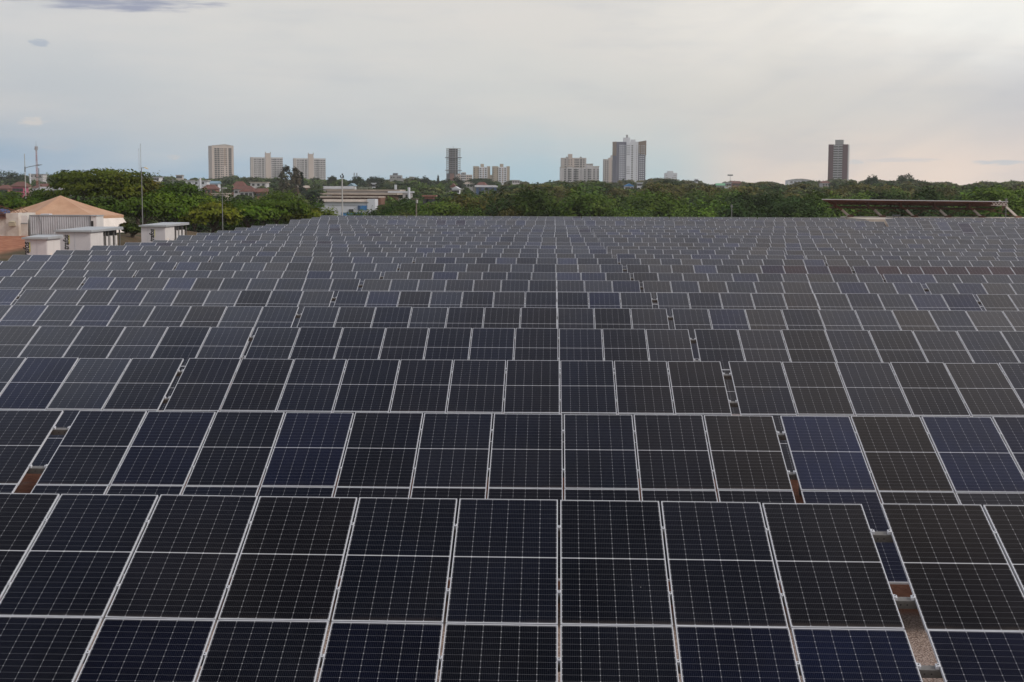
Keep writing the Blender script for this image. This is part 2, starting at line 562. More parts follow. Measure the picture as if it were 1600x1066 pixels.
ORD = ['first', 'second', 'third', 'fourth', 'fifth', 'sixth', 'seventh', 'eighth', 'ninth', 'tenth', 'eleventh', 'twelfth', 'thirteenth',
       'fourteenth', 'fifteenth', 'sixteenth', 'seventeenth', 'eighteenth', 'nineteenth', 'twentieth', 'twenty-first', 'twenty-second',
       'twenty-third', 'twenty-fourth', 'twenty-fifth', 'twenty-sixth']

# ------------------------------------------------------------------ rows of the solar field
W, L, TH = 1.155, 2.278, R(20.8)
CT, ST = math.cos(TH), math.sin(TH)
ROWY = [16.26 + 7.35 * k for k in range(20)] + [170.8, 178.4, 186.0, 193.5]
obs = {0: None, 1: None, 2: None,
       3: [(0, 509), (875, 513.5), (1600, 517.5)], 4: [(0, 476.5), (875, 481), (1600, 486)], 5: [(0, 452), (875, 456.5), (1600, 460.5)],
       6: [(450, 435.3), (876, 437.9), (1550, 442.8)], 7: [(450, 423.7), (876, 425.3), (1550, 429.4)], 8: [(450, 410.3), (876, 413.4), (1550, 416.7)],
       9: [(450, 400.7), (876, 403.3), (1550, 407.3)], 10: [(450, 393.2), (876, 396.6), (1550, 400.7)], 11: [(450, 385.5), (876, 389.2), (1550, 393.6)],
       12: [(450, 380.6), (876, 384.3), (1550, 388.9)], 13: [(450, 376.3), (876, 378.7), (1550, 382)], 14: [(450, 368.4), (876, 370.9), (1550, 374)],
       15: [(450, 364.6), (876, 366.7), (1400, 368.7)], 16: [(450, 360.8), (876, 362.9), (1400, 365)], 17: [(450, 356.3), (876, 357.7), (1400, 360.2)],
       18: [(450, 352.9), (876, 355.3), (1400, 357.2)], 19: [(450, 350.4), (876, 352.7), (1400, 354.5)], 20: [(500, 343.3), (876, 345.0), (1300, 346.2)],
       21: [(500, 342.0), (876, 343.4), (1300, 344.6)], 22: [(520, 339.4), (876, 341.7), (1300, 342.6)], 23: [(540, 336.6), (876, 339.0), (1300, 340.0)]}
ROWZ = {0: (6 - 3.512, -0.002), 1: (6 - 3.654, 0.002), 2: (6 - 3.624, 0.002)}
for k, ob in obs.items():
    if ob:
        P = [at(x, y, ROWY[k]) for x, y in ob]
        s, z0 = np.polyfit([p.x for p in P], [p.z for p in P], 1)
        ROWZ[k] = (float(z0), float(s))
ROWX0 = [0.078, 0.178, 0.158] + [0.13 + d for d in (0.02, 0.0, 0.0, 0.0, 0.0, -0.02, 0.06, 0.04, -0.06, 0.05, 0.04, 0.06, -0.08, -0.05, 0, 0, 0.03, 0, 0.02, 0, 0)]
TOP_H = 2 * L + 0.02          # slope length of a table
RISE = 2.45                   # top edge above the ground


def field_z(y):
    ys = ROWY
    zs = [ROWZ[k][0] - RISE for k in range(len(ys))]
    return np.interp(np.asarray(y) + 2.0, ys, zs)


def sst(a, b, x):
    t = np.clip((np.asarray(x, float) - a) / (b - a), 0, 1)
    return t * t * (3 - 2 * t)


def ground_z(x, y):
    x = np.asarray(x, float)
    y = np.asarray(y, float)
    zf = field_z(np.clip(y, 0, 194))
    zf = zf + np.clip(x, -60, 60) * 0.001
    zf = zf + 0.60 * sst(38.0, 39.2, x) * sst(108, 114, y) - 0.3 * sst(38.0, 39.2, x) * sst(160, 168, y)
    # raised platform of the compound on the left
    plat = 0.55 + 1.0 * sst(96, 132, y)
    f = sst(-37.8, -42.5, x) * sst(70, 96, y) * (1 - sst(160, 185, y))
    lev = np.where((x < -32.3), np.maximum(zf, -0.05), zf)
    z = lev * (1 - f) + np.maximum(plat, zf) * f
    # land beyond the field: a dip, then a long slope up to the town
    far = np.interp(y, [195, 215, 262, 330, 600, 1000, 1600, 2300, 9000], [0.5, -2.5, -6.0, -6.2, -1.0, 5.5, 11.5, 16.5, 16.5])
    far = far + np.sin(x * 0.009 + y * 0.004) * np.interp(y, [250, 700, 3000], [0, 1.2, 1.6])
    g = sst(194.5, 215, y)
    left_far = sst(-33, -45, x) * sst(160, 190, y)
    return z * (1 - g) + far * g


# ------------------------------------------------------------------ ground sheet
xs = np.unique(np.concatenate([np.linspace(-9000, -400, 18), np.linspace(-400, -70, 34), np.linspace(-70, -30, 61), np.linspace(-30, 37.5, 50),
                               np.linspace(37.5, 40, 9), np.linspace(40, 90, 26), np.linspace(90, 400, 32), np.linspace(400, 9000, 18)]))
ys = np.unique(np.concatenate([np.linspace(-200, 0, 12), np.linspace(0, 200, 161), np.linspace(200, 340, 36), np.linspace(340, 1000, 45),
                               np.linspace(1000, 2500, 30), np.linspace(2500, 12000, 12)]))
XX, YY = np.meshgrid(xs, ys)
ZZ = ground_z(XX, YY)
nx, ny = len(xs), len(ys)
co = np.stack([XX, YY, ZZ], -1).reshape(-1, 3)
ii = (np.arange(ny - 1)[:, None] * nx + np.arange(nx - 1)[None, :]).ravel()
fa = np.stack([ii, ii + 1, ii + nx + 1, ii + nx], 1)


def np_mesh(name, co, fa, mats):
    me = bpy.data.meshes.new(name)
    n, q = len(co), fa.shape[1]
    me.vertices.add(n)
    me.vertices.foreach_set('co', np.ascontiguousarray(co, np.float32).ravel())
    me.loops.add(fa.size)
    me.loops.foreach_set('vertex_index', np.ascontiguousarray(fa, np.int32).ravel())
    me.polygons.add(len(fa))
    me.polygons.foreach_set('loop_start', np.arange(0, fa.size, q, dtype=np.int32))
    me.update(calc_edges=True)
    for m in mats:
        me.materials.append(m)
    return me


gm = np_mesh('ground', co, fa, [MATS['ground']])
gm.polygons.foreach_set('use_smooth', np.ones(len(fa), bool))
tag(link('ground', gm), kind='structure')

# ------------------------------------------------------------------ solar panels
PW, PL, PT, FR = 1.127, 2.276, 0.035, 0.0095


def panel_glass(mb):
    mb.box(-PW / 2 + 0.004, PW / 2 - 0.004, -PL / 2 + 0.004, PL / 2 - 0.004, -0.008, -0.0015, 'cell')
    return mb


def panel_frame(mb):
    for s in (-1, 1):
        mb.box(min(s * PW / 2, s * (PW / 2 - FR)), max(s * PW / 2, s * (PW / 2 - FR)), -PL / 2, PL / 2, -PT, 0.0, 'alu')
        mb.box(-PW / 2 + FR, PW / 2 - FR, min(s * PL / 2, s * (PL / 2 - FR)), max(s * PL / 2, s * (PL / 2 - FR)), -PT, -0.0004, 'alu')
    return mb


ME_GLASS = panel_glass(MB()).mesh('solar_panel')
ME_FRAME = panel_frame(MB()).mesh('frame')
ME_PANEL = panel_frame(panel_glass(MB())).mesh('solar_panel')
NC = 10
TLEN = NC * W


def c_rail(mb, x0, x1, y, z1, mat='galv'):
    """C-section purlin, top flange at z1"""
    mb.box(x0, x1, y - 0.03, y + 0.03, z1 - 0.003, z1, mat)
    mb.box(x0, x1, y - 0.03, y - 0.027, z1 - 0.09, z1 - 0.003, mat)
    mb.box(x0, x1, y - 0.027, y + 0.03, z1 - 0.09, z1 - 0.087, mat)
    return mb


ME_PURLIN = c_rail(MB(), -TLEN / 2 - 0.01, TLEN / 2 + 0.01, 0, 0).mesh('purlin')
ME_RAFTER = MB().box(-0.025, 0.025, -1.95, 1.95, -0.10, 0.0, 'galv').mesh('rafter')
mbc = MB()
mbc.box(-0.018, 0.018, -0.02, 0.02, 0.0005, 0.006, 'alu')
mbc.box(-0.004, 0.004, -0.02, 0.02, -0.03, 0.0005, 'alu')
mbc.tube((0, 0, 0.006), (0, 0, 0.012), 0.007, 0.007, 'dark', 6)
ME_CLAMP = mbc.mesh('clamp')
mbe = MB()
mbe.box(-0.012, 0.018, -0.025, 0.025, 0.0005, 0.007, 'alu')
mbe.box(0.002, 0.034, -0.025, 0.025, -0.037, 0.0005, 'alu')
mbe.tube((0.012, 0, 0.007), (0.012, 0, 0.014), 0.007, 0.007, 'dark', 6)
ME_ENDCLAMP = mbe.mesh('end_clamp')


def leg_mesh(h):
    mb = MB()
    mb.box(-0.05, 0.05, -0.004, 0.004, 0, h, 'galv')
    for s in (-1, 1):
        mb.box(min(s * 0.05, s * 0.044), max(s * 0.05, s * 0.044), -0.035, -0.004, 0, h, 'galv')
        mb.box(min(s * 0.05, s * 0.044), max(s * 0.05, s * 0.044), 0.004, 0.035, 0, h, 'galv')
    return mb.mesh('leg')


PALETTE = {
    'char': (0.82, 0.94, 1.34), 'char2': (0.98, 0.96, 1.12), 'slate': (0.76, 0.94, 1.42), 'brown': (1.14, 1.00, 0.98), 'navy': (0.56, 0.80, 1.95),
    'blue': (0.50, 0.92, 2.7), 'maroon': (0.74, 0.36, 0.40), 'violet': (0.52, 0.40, 0.66)}
PRND = random.Random(5)
# local y of the four purlins, from the table's upper edge down the slope
PUR = [0.24 * PL, 0.765 * PL, PL + 0.02 + 0.235 * PL, PL + 0.02 + 0.76 * PL]
SPECIAL = {(0, -3, 0): 'brown', (0, 3, 0): 'brown', (0, 4, 0): 'brown', (0, 5, 0): 'brown', (0, -6, 1): 'slate', (0, -4, 1): 'navy', (0, -2, 1): 'navy', (0, 1, 1): 'navy', (0, 2, 1): 'blue', (0, 3, 1): 'navy',
           (1, -6, 0): 'navy', (1, -4, 0): 'navy', (1, -5, 0): 'char', (1, -3, 0): 'char', (1, 0, 0): 'slate', (1, 1, 0): 'char2', (1, 2, 0): 'brown',
           (1, 3, 0): 'blue', (1, 3, 1): 'navy', (1, 4, 0): 'brown', (1, 5, 0): 'blue', (1, 6, 0): 'navy', (2, -9, 0): 'slate', (2, -10, 0): 'navy', (2, -5, 0): 'slate', (2, -3, 0): 'char2'}
for c_ in range(-17, -11):
    SPECIAL[(4, c_, 0)] = 'navy' if c_ % 2 else 'slate'


def pick(k, col, tier, px):
    if (k, col, tier) in SPECIAL:
        return SPECIAL[(k, col, tier)]
    if k == 8 and px > 1190 and tier == 0:
        return PRND.choice(['maroon', 'violet', 'maroon', 'violet'])
    r = PRND.random()
    if k <= 3:
        return 'char' if r < 0.45 else 'char2' if r < 0.7 else 'slate' if r < 0.95 else 'brown'
    if k >= 12 and r > 0.97:
        return 'violet'
    return 'char' if r < 0.30 else 'char2' if r < 0.5 else 'slate' if r < 0.68 else 'brown' if r < 0.86 else 'navy'


pick_last = ['']


def solar_table(k, xc, col0, label, desc_gap):
    z0, sl = ROWZ[k]
    ztop = z0 + sl * xc
    if xc > 38.3 and k >= 13:
        ztop += 0.70 if k <= 19 else 0.36 if k == 20 else 0.05
    Yt = ROWY[k]
    # empty on the ground under the middle of the table
    ym = Yt - TOP_H * CT / 2
    zm = ztop - TOP_H * ST / 2
    gz = float(ground_z(xc, ym + 0.1))
    t = thing('solar_table', label, 'solar table', (xc, ym, gz), 0, 'solar tables in rows across the field')
    t.rotation_euler = (0, -math.atan(sl), 0)
    hz = zm - gz

    def on_slope(x, s, off=0.0):      # s = distance down the slope from the upper edge
        d = TOP_H / 2 - s
        return (x, d * CT - off * ST, hz + d * ST + off * CT)

    for c in range(NC):
        for tier in (0, 1):
            x = -TLEN / 2 + (c + 0.5) * W
            s = PL / 2 + tier * (PL + 0.02)
            jx, jr = PRND.uniform(-0.002, 0.002), PRND.gauss(0, 0.0038)
            fine = k <= 3
            p = link('solar_panel', ME_GLASS if fine else ME_PANEL, t, on_slope(x + jx, s), (TH + jr, PRND.gauss(0, 0.0022), 0))
            px = proj((xc + x, Yt, ztop))[0]
            pick_last[0] = pick(k, col0 + c, tier, px)
            hue = PALETTE[pick_last[0]]
            br = PRND.uniform(0.85, 1.15)
            kind_ = pick_last[0]
            ag = 0.42 if kind_ in ('maroon', 'violet') else PRND.uniform(0.84, 1.14)
            bb_ = 5.0 if kind_ in ('maroon', 'violet') else 1.0
            p.color = (hue[0] * br * bb_, hue[1] * br * bb_, hue[2] * br * bb_, ag)
            if fine:
                link('frame', ME_FRAME, p)
    for i, s in enumerate(PUR):
        link('purlin', ME_PURLIN, t, on_slope(0, s, -PT - 0.001), (TH, 0, 0))
        if k <= 5 and (i < 2 or k <= 1):
            for c in range(1, NC):
                link('clamp', ME_CLAMP, t, on_slope(-TLEN / 2 + c * W, s, 0), (TH, 0, 0))
            link('clamp', ME_ENDCLAMP, t, on_slope(TLEN / 2 - 0.0105, s, 0), (TH, 0, 0))
            link('clamp', ME_ENDCLAMP, t, on_slope(-TLEN / 2 + 0.0105, s, 0), (-TH, 0, math.pi))
        if desc_gap and k <= 9:
            g = desc_gap
            mb = MB()
            mb.box(-0.06, g + 0.06, -0.036, 0.036, 0.0, 0.003, 'galv')
            mb.box(-0.06, g + 0.06, -0.036, -0.0325, -0.094, 0.0, 'galv')
            for hx in (0.3, 0.7):
                mb.tube((g * hx, -0.036, -0.045), (g * hx, -0.0375, -0.045), 0.009, 0.009, 'black', 8)
            mb.build('purlin_splice', t, on_slope(TLEN / 2 + 0.01, s, -PT + 0.0005), (TH, 0, 0))
    mid = TOP_H / 2
    for q in (-0.39, -0.13, 0.13, 0.39):
        x = q * TLEN
        if k <= 5:
            link('rafter', ME_RAFTER, t, on_slope(x, mid, -PT - 0.093), (TH, 0, 0))
        h = hz - (PT + 0.19) / CT + 0.03
        key = round(h + 0.25, 2)
        if key not in LEGS:
            LEGS[key] = leg_mesh(key)
        link('leg', LEGS[key], t, (x, 0.0, -0.25))
    return t


LEGS = {}


def visible(k, x0, x1, ztop):
    a = [proj((x, y, z))[0:2] for x in (x0, x1) for y, z in ((ROWY[k], ztop), (ROWY[k] - TOP_H * CT, ztop - TOP_H * ST))]
    if ROWY[k] - TOP_H * CT < 6 and k > 0:
        return False
    return max(p[0] for p in a) > -4 and min(p[0] for p in a) < 1604 and min(p[1] for p in a) < 1070


GAPS = {(0, 0): 0.19, (1, -1): 0.25, (1, 0): 0.10, (2, 0): 0.15, (2, -1): 0.10, (11, 0): 0.31, (10, 0): 0.26, (12, 0): 0.17, (3, 0): 0.13, (4, 0): 0.15}
GR = random.Random(3)
for k in range(len(ROWY)):
    # tables i = ..., -1, 0, 1, ...; table 0 spans columns -7 .. 3
    pos = {0: ROWX0[k] - 7 * W}
    gaps = {}
    for i in range(0, 9):
        gaps[i] = GAPS.get((k, i), GR.uniform(0.08, 0.22))
        pos[i + 1] = pos[i] + TLEN + gaps[i]
    for i in range(-1, -4, -1):
        gaps[i] = GAPS.get((k, i), GR.uniform(0.06, 0.16))
        pos[i] = pos[i + 1] - gaps[i] - TLEN
    if k >= 21:             # a concrete platform interrupts these rows
        for i in range(4, 10):
            pos[i] += 5.2
        gaps[3] = 0
    show = []
    for i in sorted(pos):
        if i < -2:
            continue            # the field ends here on the left
        xc = pos[i] + TLEN / 2
        zt = ROWZ[k][0] + ROWZ[k][1] * xc
        if visible(k, pos[i], pos[i] + TLEN, zt):
            show.append((i, xc))
    n = len(show)
    for j, (i, xc) in enumerate(show):
        row = ORD[k]
        place = 'leftmost' if j == 0 else 'rightmost' if j == n - 1 else ORD[j] + ' from the left'
        lab = 'tilted solar table, %s in the %s row from the camera' % (place, row)
        nxt = (j + 1 < n and show[j + 1][0] == i + 1)
        solar_table(k, xc, i * 10 - 7, lab, gaps.get(i) - 0.02 if nxt and gaps.get(i) else None)
#--END-FIELD--

# ------------------------------------------------------------------ trees
class LeafBuf:
    def __init__(self):
        self.c, self.n, self.s, self.t = [], [], [], []

    def add(self, cen, nor, size, tint):
        self.c.append(cen)
        self.n.append(nor)
        self.s.append(size)
        self.t.append(tint)

    def arrays(self):
        return tuple(np.concatenate(q) for q in (self.c, self.n, self.s, self.t))


def crown_points(rng, n_clump, per, style):
    """leaf centres in a unit crown: radius 1, height 0..1; clumps along lobes, gaps between them"""
    buf = LeafBuf()
    if style == 'spread':       # layered umbrella: flat pads at several heights
        cl = []
        for i in range(n_clump):
            lay = rng.choice([0.55, 0.72, 0.86, 0.96], p=[0.2, 0.3, 0.3, 0.2])
            rr = math.sqrt(rng.random()) * (1.0 - 0.55 * max(0, lay - 0.6))
            a = rng.random() * 6.283
            cl.append((rr * math.cos(a), rr * math.sin(a), lay - 0.12 * rr ** 2 + rng.normal() * 0.02, 0.20 + 0.1 * rng.random(), 0.055))
    elif style == 'airy':       # tall and loose
        cl = []
        for i in range(n_clump):
            h = rng.random() ** 0.8
            rr = (0.25 + 0.75 * math.sin(math.pi * min(1, h * 0.9 + 0.08))) * math.sqrt(rng.random())
            a = rng.random() * 6.283
            cl.append((rr * math.cos(a), rr * math.sin(a), 0.12 + 0.86 * h, 0.22, 0.06))
    elif style == 'cone':
        cl = []
        for i in range(n_clump):
            h = rng.random()
            rr = (1.0 - h) * (0.5 + 0.5 * rng.random())
            a = rng.random() * 6.283
            cl.append((rr * math.cos(a), rr * math.sin(a), h, 0.2, 0.05))
    else:                       # round, lumpy dome
        lobes = [(0, 0, 0.62, 0.62)]
        for i in range(7):
            a = i * 0.9 + rng.random() * 0.7
            q = 0.42 + 0.2 * rng.random()
            lobes.append((q * math.cos(a), q * math.sin(a), 0.38 + 0.34 * rng.random(), 0.36 + 0.16 * rng.random()))
        cl = []
        for i in range(n_clump):
            lx, ly, lz, lr = lobes[rng.integers(len(lobes))]
            d = rng.normal(size=3)
            d /= np.linalg.norm(d)
            d[2] = abs(d[2]) * 1.0 - 0.35 * (rng.random() < 0.3)
            q = lr * (0.82 + 0.22 * rng.random())
            cl.append((lx + d[0] * q, ly + d[1] * q, min(1.0, lz + d[2] * q * 0.62), 0.15 + 0.07 * rng.random(), 0.09))
    for (x, y, z, sr, sz) in cl:
        m = max(3, int(per * (0.6 + 0.8 * rng.random())))
        g = rng.normal(size=(m, 3)) * np.array([sr, sr, sz]) * 0.62
        cen = np.array([x, y, z]) + g
        out = np.array([x, y, (z - 0.45) * 1.5 + 0.5])
        nor = out[None, :] * 1.1 + g / 0.25 * 0.35 + rng.normal(size=(m, 3)) * 0.55 + np.array([0, 0, 0.35])
        br = 0.72 + 0.56 * rng.random()
        tint = np.stack([br * (0.9 + 0.25 * rng.random()) * np.ones(m), br * np.ones(m), br * (0.8 + 0.3 * rng.random()) * np.ones(m)], 1)
        tint *= (0.85 + 0.3 * rng.random((m, 1)))
        buf.add(cen, nor, (0.6 + 0.8 * rng.random(m)), tint)
    return buf.arrays()


def leaf_quads(cen, nor, size, rng):
    n = len(cen)
    nor = nor / (np.linalg.norm(nor, axis=1, keepdims=True) + 1e-9)
    ref = rng.normal(size=(n, 3))
    t = np.cross(nor, ref)
    t /= (np.linalg.norm(t, axis=1, keepdims=True) + 1e-9)
    b = np.cross(nor, t)
    s = size[:, None]
    asp = (0.45 + 0.4 * rng.random((n, 1)))
    co = np.stack([cen - t * s, cen - b * s * asp + nor * s * 0.12, cen + t * s, cen + b * s * asp + nor * s * 0.12], 1).reshape(-1, 3)
    fa = np.arange(n * 4, dtype=np.int32).reshape(-1, 4)
    return co, fa


def leaf_mesh(name, co, fa, tint):
    me = np_mesh(name, co, fa, [MATS['leaf']])
    at_ = me.color_attributes.new('tint', 'FLOAT_COLOR', 'POINT')
    col = np.ones((len(co), 4), np.float32)
    col[:, :3] = np.repeat(tint, 4, axis=0)
    at_.data.foreach_set('color', col.ravel())
    return me


def crown_mesh(seed, r, h0, h, n_clump, per, leaf, style):
    """crown of radius r from height h0 to h"""
    rng = np.random.default_rng(seed)
    c, n, s, t = crown_points(rng, n_clump, per, style)
    cen = c * np.array([r, r, (h - h0)]) + np.array([0, 0, h0])
    co, fa = leaf_quads(cen, n, s * leaf, rng)
    return leaf_mesh('crown', co, fa, t)


def trunk_mesh(seed, r, h0, h, style, thick=0.22):
    rr = random.Random(seed)
    mb = MB()
    top = h0 + (h - h0) * (0.35 if style != 'airy' else 0.8)
    p0 = Vector((0, 0, -0.8))
    p1 = Vector((rr.uniform(-.2, .2), rr.uniform(-.2, .2), h0 * 0.8))
    p2 = Vector((rr.uniform(-.4, .4), rr.uniform(-.4, .4), top))
    mb.tube(p0, p1, thick * 1.25, thick, 'bark', 8)
    mb.tube(p1, p2, thick, thick * 0.55, 'bark', 8)
    for i in range(7):
        a = i * 0.9 + rr.random()
        st = p1.lerp(p2, rr.random() * 0.8)
        q = r * rr.uniform(0.45, 0.8)
        en = Vector((math.cos(a) * q, math.sin(a) * q, h0 + (h - h0) * rr.uniform(0.45, 0.85)))
        md = st.lerp(en, 0.5) + Vector((0, 0, -0.08 * (en - st).length))
        mb.tube(st, md, thick * 0.5, thick * 0.32, 'bark', 6)
        mb.tube(md, en, thick * 0.32, thick * 0.1, 'bark', 6)
    return mb.mesh('trunk')


G_MID, G_YEL, G_DARK, G_OLIVE, G_BRIGHT, G_GREY = (0.066, 0.108, 0.024), (0.12, 0.14, 0.02), (0.036, 0.064, 0.022), (0.096, 0.094, 0.030), (0.086, 0.142, 0.024), (0.074, 0.090, 0.038)


def tree(name, label, pos, r, h0, h, col, style='round', group=None, seed=1, n_clump=110, per=26, leaf=0.30, rz=0.0, meshes=None):
    t = thing(name, label, 'tree', pos, rz, group)
    cm, tm = meshes if meshes else (crown_mesh(seed, r, h0, h, n_clump, per, leaf, style), trunk_mesh(seed, r, h0, h, style))
    c = link('crown', cm, t)
    c.color = (*col, 1)
    link('trunk', tm, t)
    return t


# --- the stand beside the field on the left, each tree placed by its own top and width
stand = [  # px, y of top, Y, crown width px, colour, style, label
    (165, 266, 187, 150, (0.060, 0.076, 0.022), 'spread', 'tallest broad olive green tree, spreading just behind the tan tent'),
    (112, 268, 194, 70, (0.055, 0.078, 0.022), 'spread', 'green tree with a stray leafy branch above the tan tent, left of the tallest tree'),
    (214, 280, 192, 70, (0.078, 0.070, 0.026), 'spread', 'brownish green tree right behind the slim lamp post'),
    (262, 297, 178, 100, (0.062, 0.100, 0.022), 'round', 'bright green layered tree directly above the farthest white kiosk'),
    (222, 309, 170, 80, (0.050, 0.082, 0.020), 'round', 'green tree between the tan tent and the slim lamp post'),
    (332, 319, 176, 92, (0.094, 0.108, 0.024), 'round', 'yellowish green rounded tree around the foot of the lamp post with a flat lamp'),
    (302, 305, 186, 76, (0.066, 0.104, 0.022), 'round', 'leafy green tree just right of and behind the farthest white kiosk'),
    (388, 322, 182, 78, (0.052, 0.088, 0.020), 'spread', 'mid green layered tree in the middle of the trees along the field edge'),
    (432, 314, 192, 92, (0.048, 0.080, 0.018), 'spread', 'dark green layered tree second from the right end of the stand'),
    (474, 323, 202, 64, (0.080, 0.096, 0.024), 'round', 'yellow green bushy tree where the field edge meets the far rows'),
    (506, 327, 214, 56, (0.078, 0.100, 0.024), 'round', 'small yellow green tree left of the white floodlight mast'),
    (556, 327, 222, 54, (0.060, 0.090, 0.024), 'round', 'small green tree just right of the white floodlight mast'),
    (22, 304, 190, 110, (0.046, 0.078, 0.020), 'round', 'green bushy tree behind the white wall at the left edge'),
    (74, 298, 200, 84, (0.044, 0.072, 0.020), 'round', 'green bushy tree behind the left slope of the tent roof'),
    (150, 312, 172, 90, (0.040, 0.066, 0.018), 'round', 'dark green tree behind the right slope of the tent roof'),
    (280, 288, 222, 84, (0.040, 0.070, 0.020), 'spread', 'dark green flat topped tree behind the bright tree above the far kiosk'),
    (352, 303, 236, 110, (0.040, 0.072, 0.020), 'round', 'dark green broad tree behind the lamp post with a flat lamp'),
    (440, 300, 246, 104, (0.052, 0.082, 0.022), 'round', 'mid green domed tree left of the pale roofed hall'),
    (400, 308, 226, 80, (0.048, 0.080, 0.022), 'round', 'green domed tree in the second line of the stand'),
    (486, 312, 250, 60, (0.044, 0.076, 0.022), 'round', 'green tree in front of the left end of the pale roofed hall'),
    (605, 317, 262, 52, (0.026, 0.052, 0.022), 'round', 'dark round clipped looking tree in front of the white hall corner'),
    (630, 310, 276, 60, (0.034, 0.060, 0.022), 'round', 'dark green round tree right of the white hall'),
    (207, 352, 141, 26, (0.034, 0.050, 0.022), 'round', 'low dark shrub between the tent and the farthest kiosk'),
    (196, 350, 146, 18, (0.060, 0.058, 0.030), 'round', 'small brownish shrub at the right foot of the tent'),
    (582, 330, 240, 30, (0.030, 0.056, 0.022), 'round', 'low dark bush under the blue windowed hall'),
]
for i, (px, ytop, Y, wpx, col, style, lab) in enumerate(stand):
    p = at(px, ytop, Y)
    gz = float(ground_z(p.x, Y))
    h = p.z - gz
    r = wpx / 2 / FPX * Y
    col = (col[0] * 1.28, col[1] * 1.32, col[2] * 0.7)
    tree('broad_tree', lab, (p.x, Y, gz), r, h * (0.34 if style == 'spread' else 0.10), h, col, style, 'trees beside the left edge of the field', seed=20 + i,
         n_clump=210 if wpx > 80 else 130, per=34, leaf=0.20 if wpx > 60 else 0.17, rz=i * 1.3)

# ------------------------------------------------------------------ buildings and their windows
WIN = {}


def win_mesh(w, h, mat):
    key = (round(w, 2), round(h, 2), mat)
    if key not in WIN:
        WIN[key] = MB().box(-w / 2, w / 2, -0.10, 0.04, -h / 2, h / 2, mat).mesh('window')
    return WIN[key]


def windows(parent, face, cols, zs, w, h, mat='glass', name='window'):
    """face: (x0, y0, x1, y1) wall line in local coordinates seen from outside with x0,y0 on the left; cols = fractions along it"""
    x0, y0, x1, y1 = face
    ang = math.atan2(y1 - y0, x1 - x0)
    me = win_mesh(w * (1.25 if name == 'window' else 1.1), h * 1.2, mat)
    for z in zs:
        for c in cols:
            link(name, me, parent, (x0 + (x1 - x0) * c, y0 + (y1 - y0) * c, z), (0, 0, ang))


def site(px0, px1, ytop, D, base_drop=3.0):
    """centre x, width, ground z, height for something spanning the photo columns px0..px1 with its top at ytop, standing at depth D"""
    a, b = at(px0, ytop, D), at(px1, ytop, D)
    xc = (a.x + b.x) / 2
    gz = float(ground_z(xc, D))
    return xc, b.x - a.x, gz, a.z - gz


def pxm(D):
    return D / FPX


# 1 beige tower with a low gabled roofline
D = 2200
xc, w, gz, h = site(324.5, 365.5, 228, D)
t = thing('apartment_tower', 'beige tower block farthest left with a shallow gabled roofline', 'tower block', (xc, D, gz), math.atan((864 - 345) / FPX) + R(11))
a, b = w * 0.82, w * 0.72
mb = MB()
mb.box(-a / 2, a / 2, -b / 2, b / 2, -3, h, 'beige')
mb.build('wall', t)
MB().poly([(-a / 2, -b / 2 - .3, h), (a / 2, -b / 2 - .3, h), (0.1 * a, -b / 2 - .3, h + 2.3), (-a / 2, b / 2, h), (a / 2, b / 2, h), (0.1 * a, b / 2, h + 2.3)],
          [(0, 1, 2), (3, 5, 4), (0, 2, 5, 3), (1, 4, 5, 2), (0, 3, 4, 1)], 'beige_grey').build('roof', t)
zs = [h - 5 - i * 2.95 for i in range(17)]
windows(t, (-a / 2, -b / 2, a / 2, -b / 2), [.17, .30], zs, 3.2, 1.9, 'dark', 'balcony')
windows(t, (-a / 2, -b / 2, a / 2, -b / 2), [.83], zs, 4.2, 2.0, 'dark', 'balcony')
windows(t, (-a / 2, -b / 2, a / 2, -b / 2), [.42, .50, .66], zs[:], 1.5, 1.3)
windows(t, (-a / 2, -b / 2, a / 2, -b / 2), [.59], zs[:9], 2.0, 1.9, 'brown', 'window')

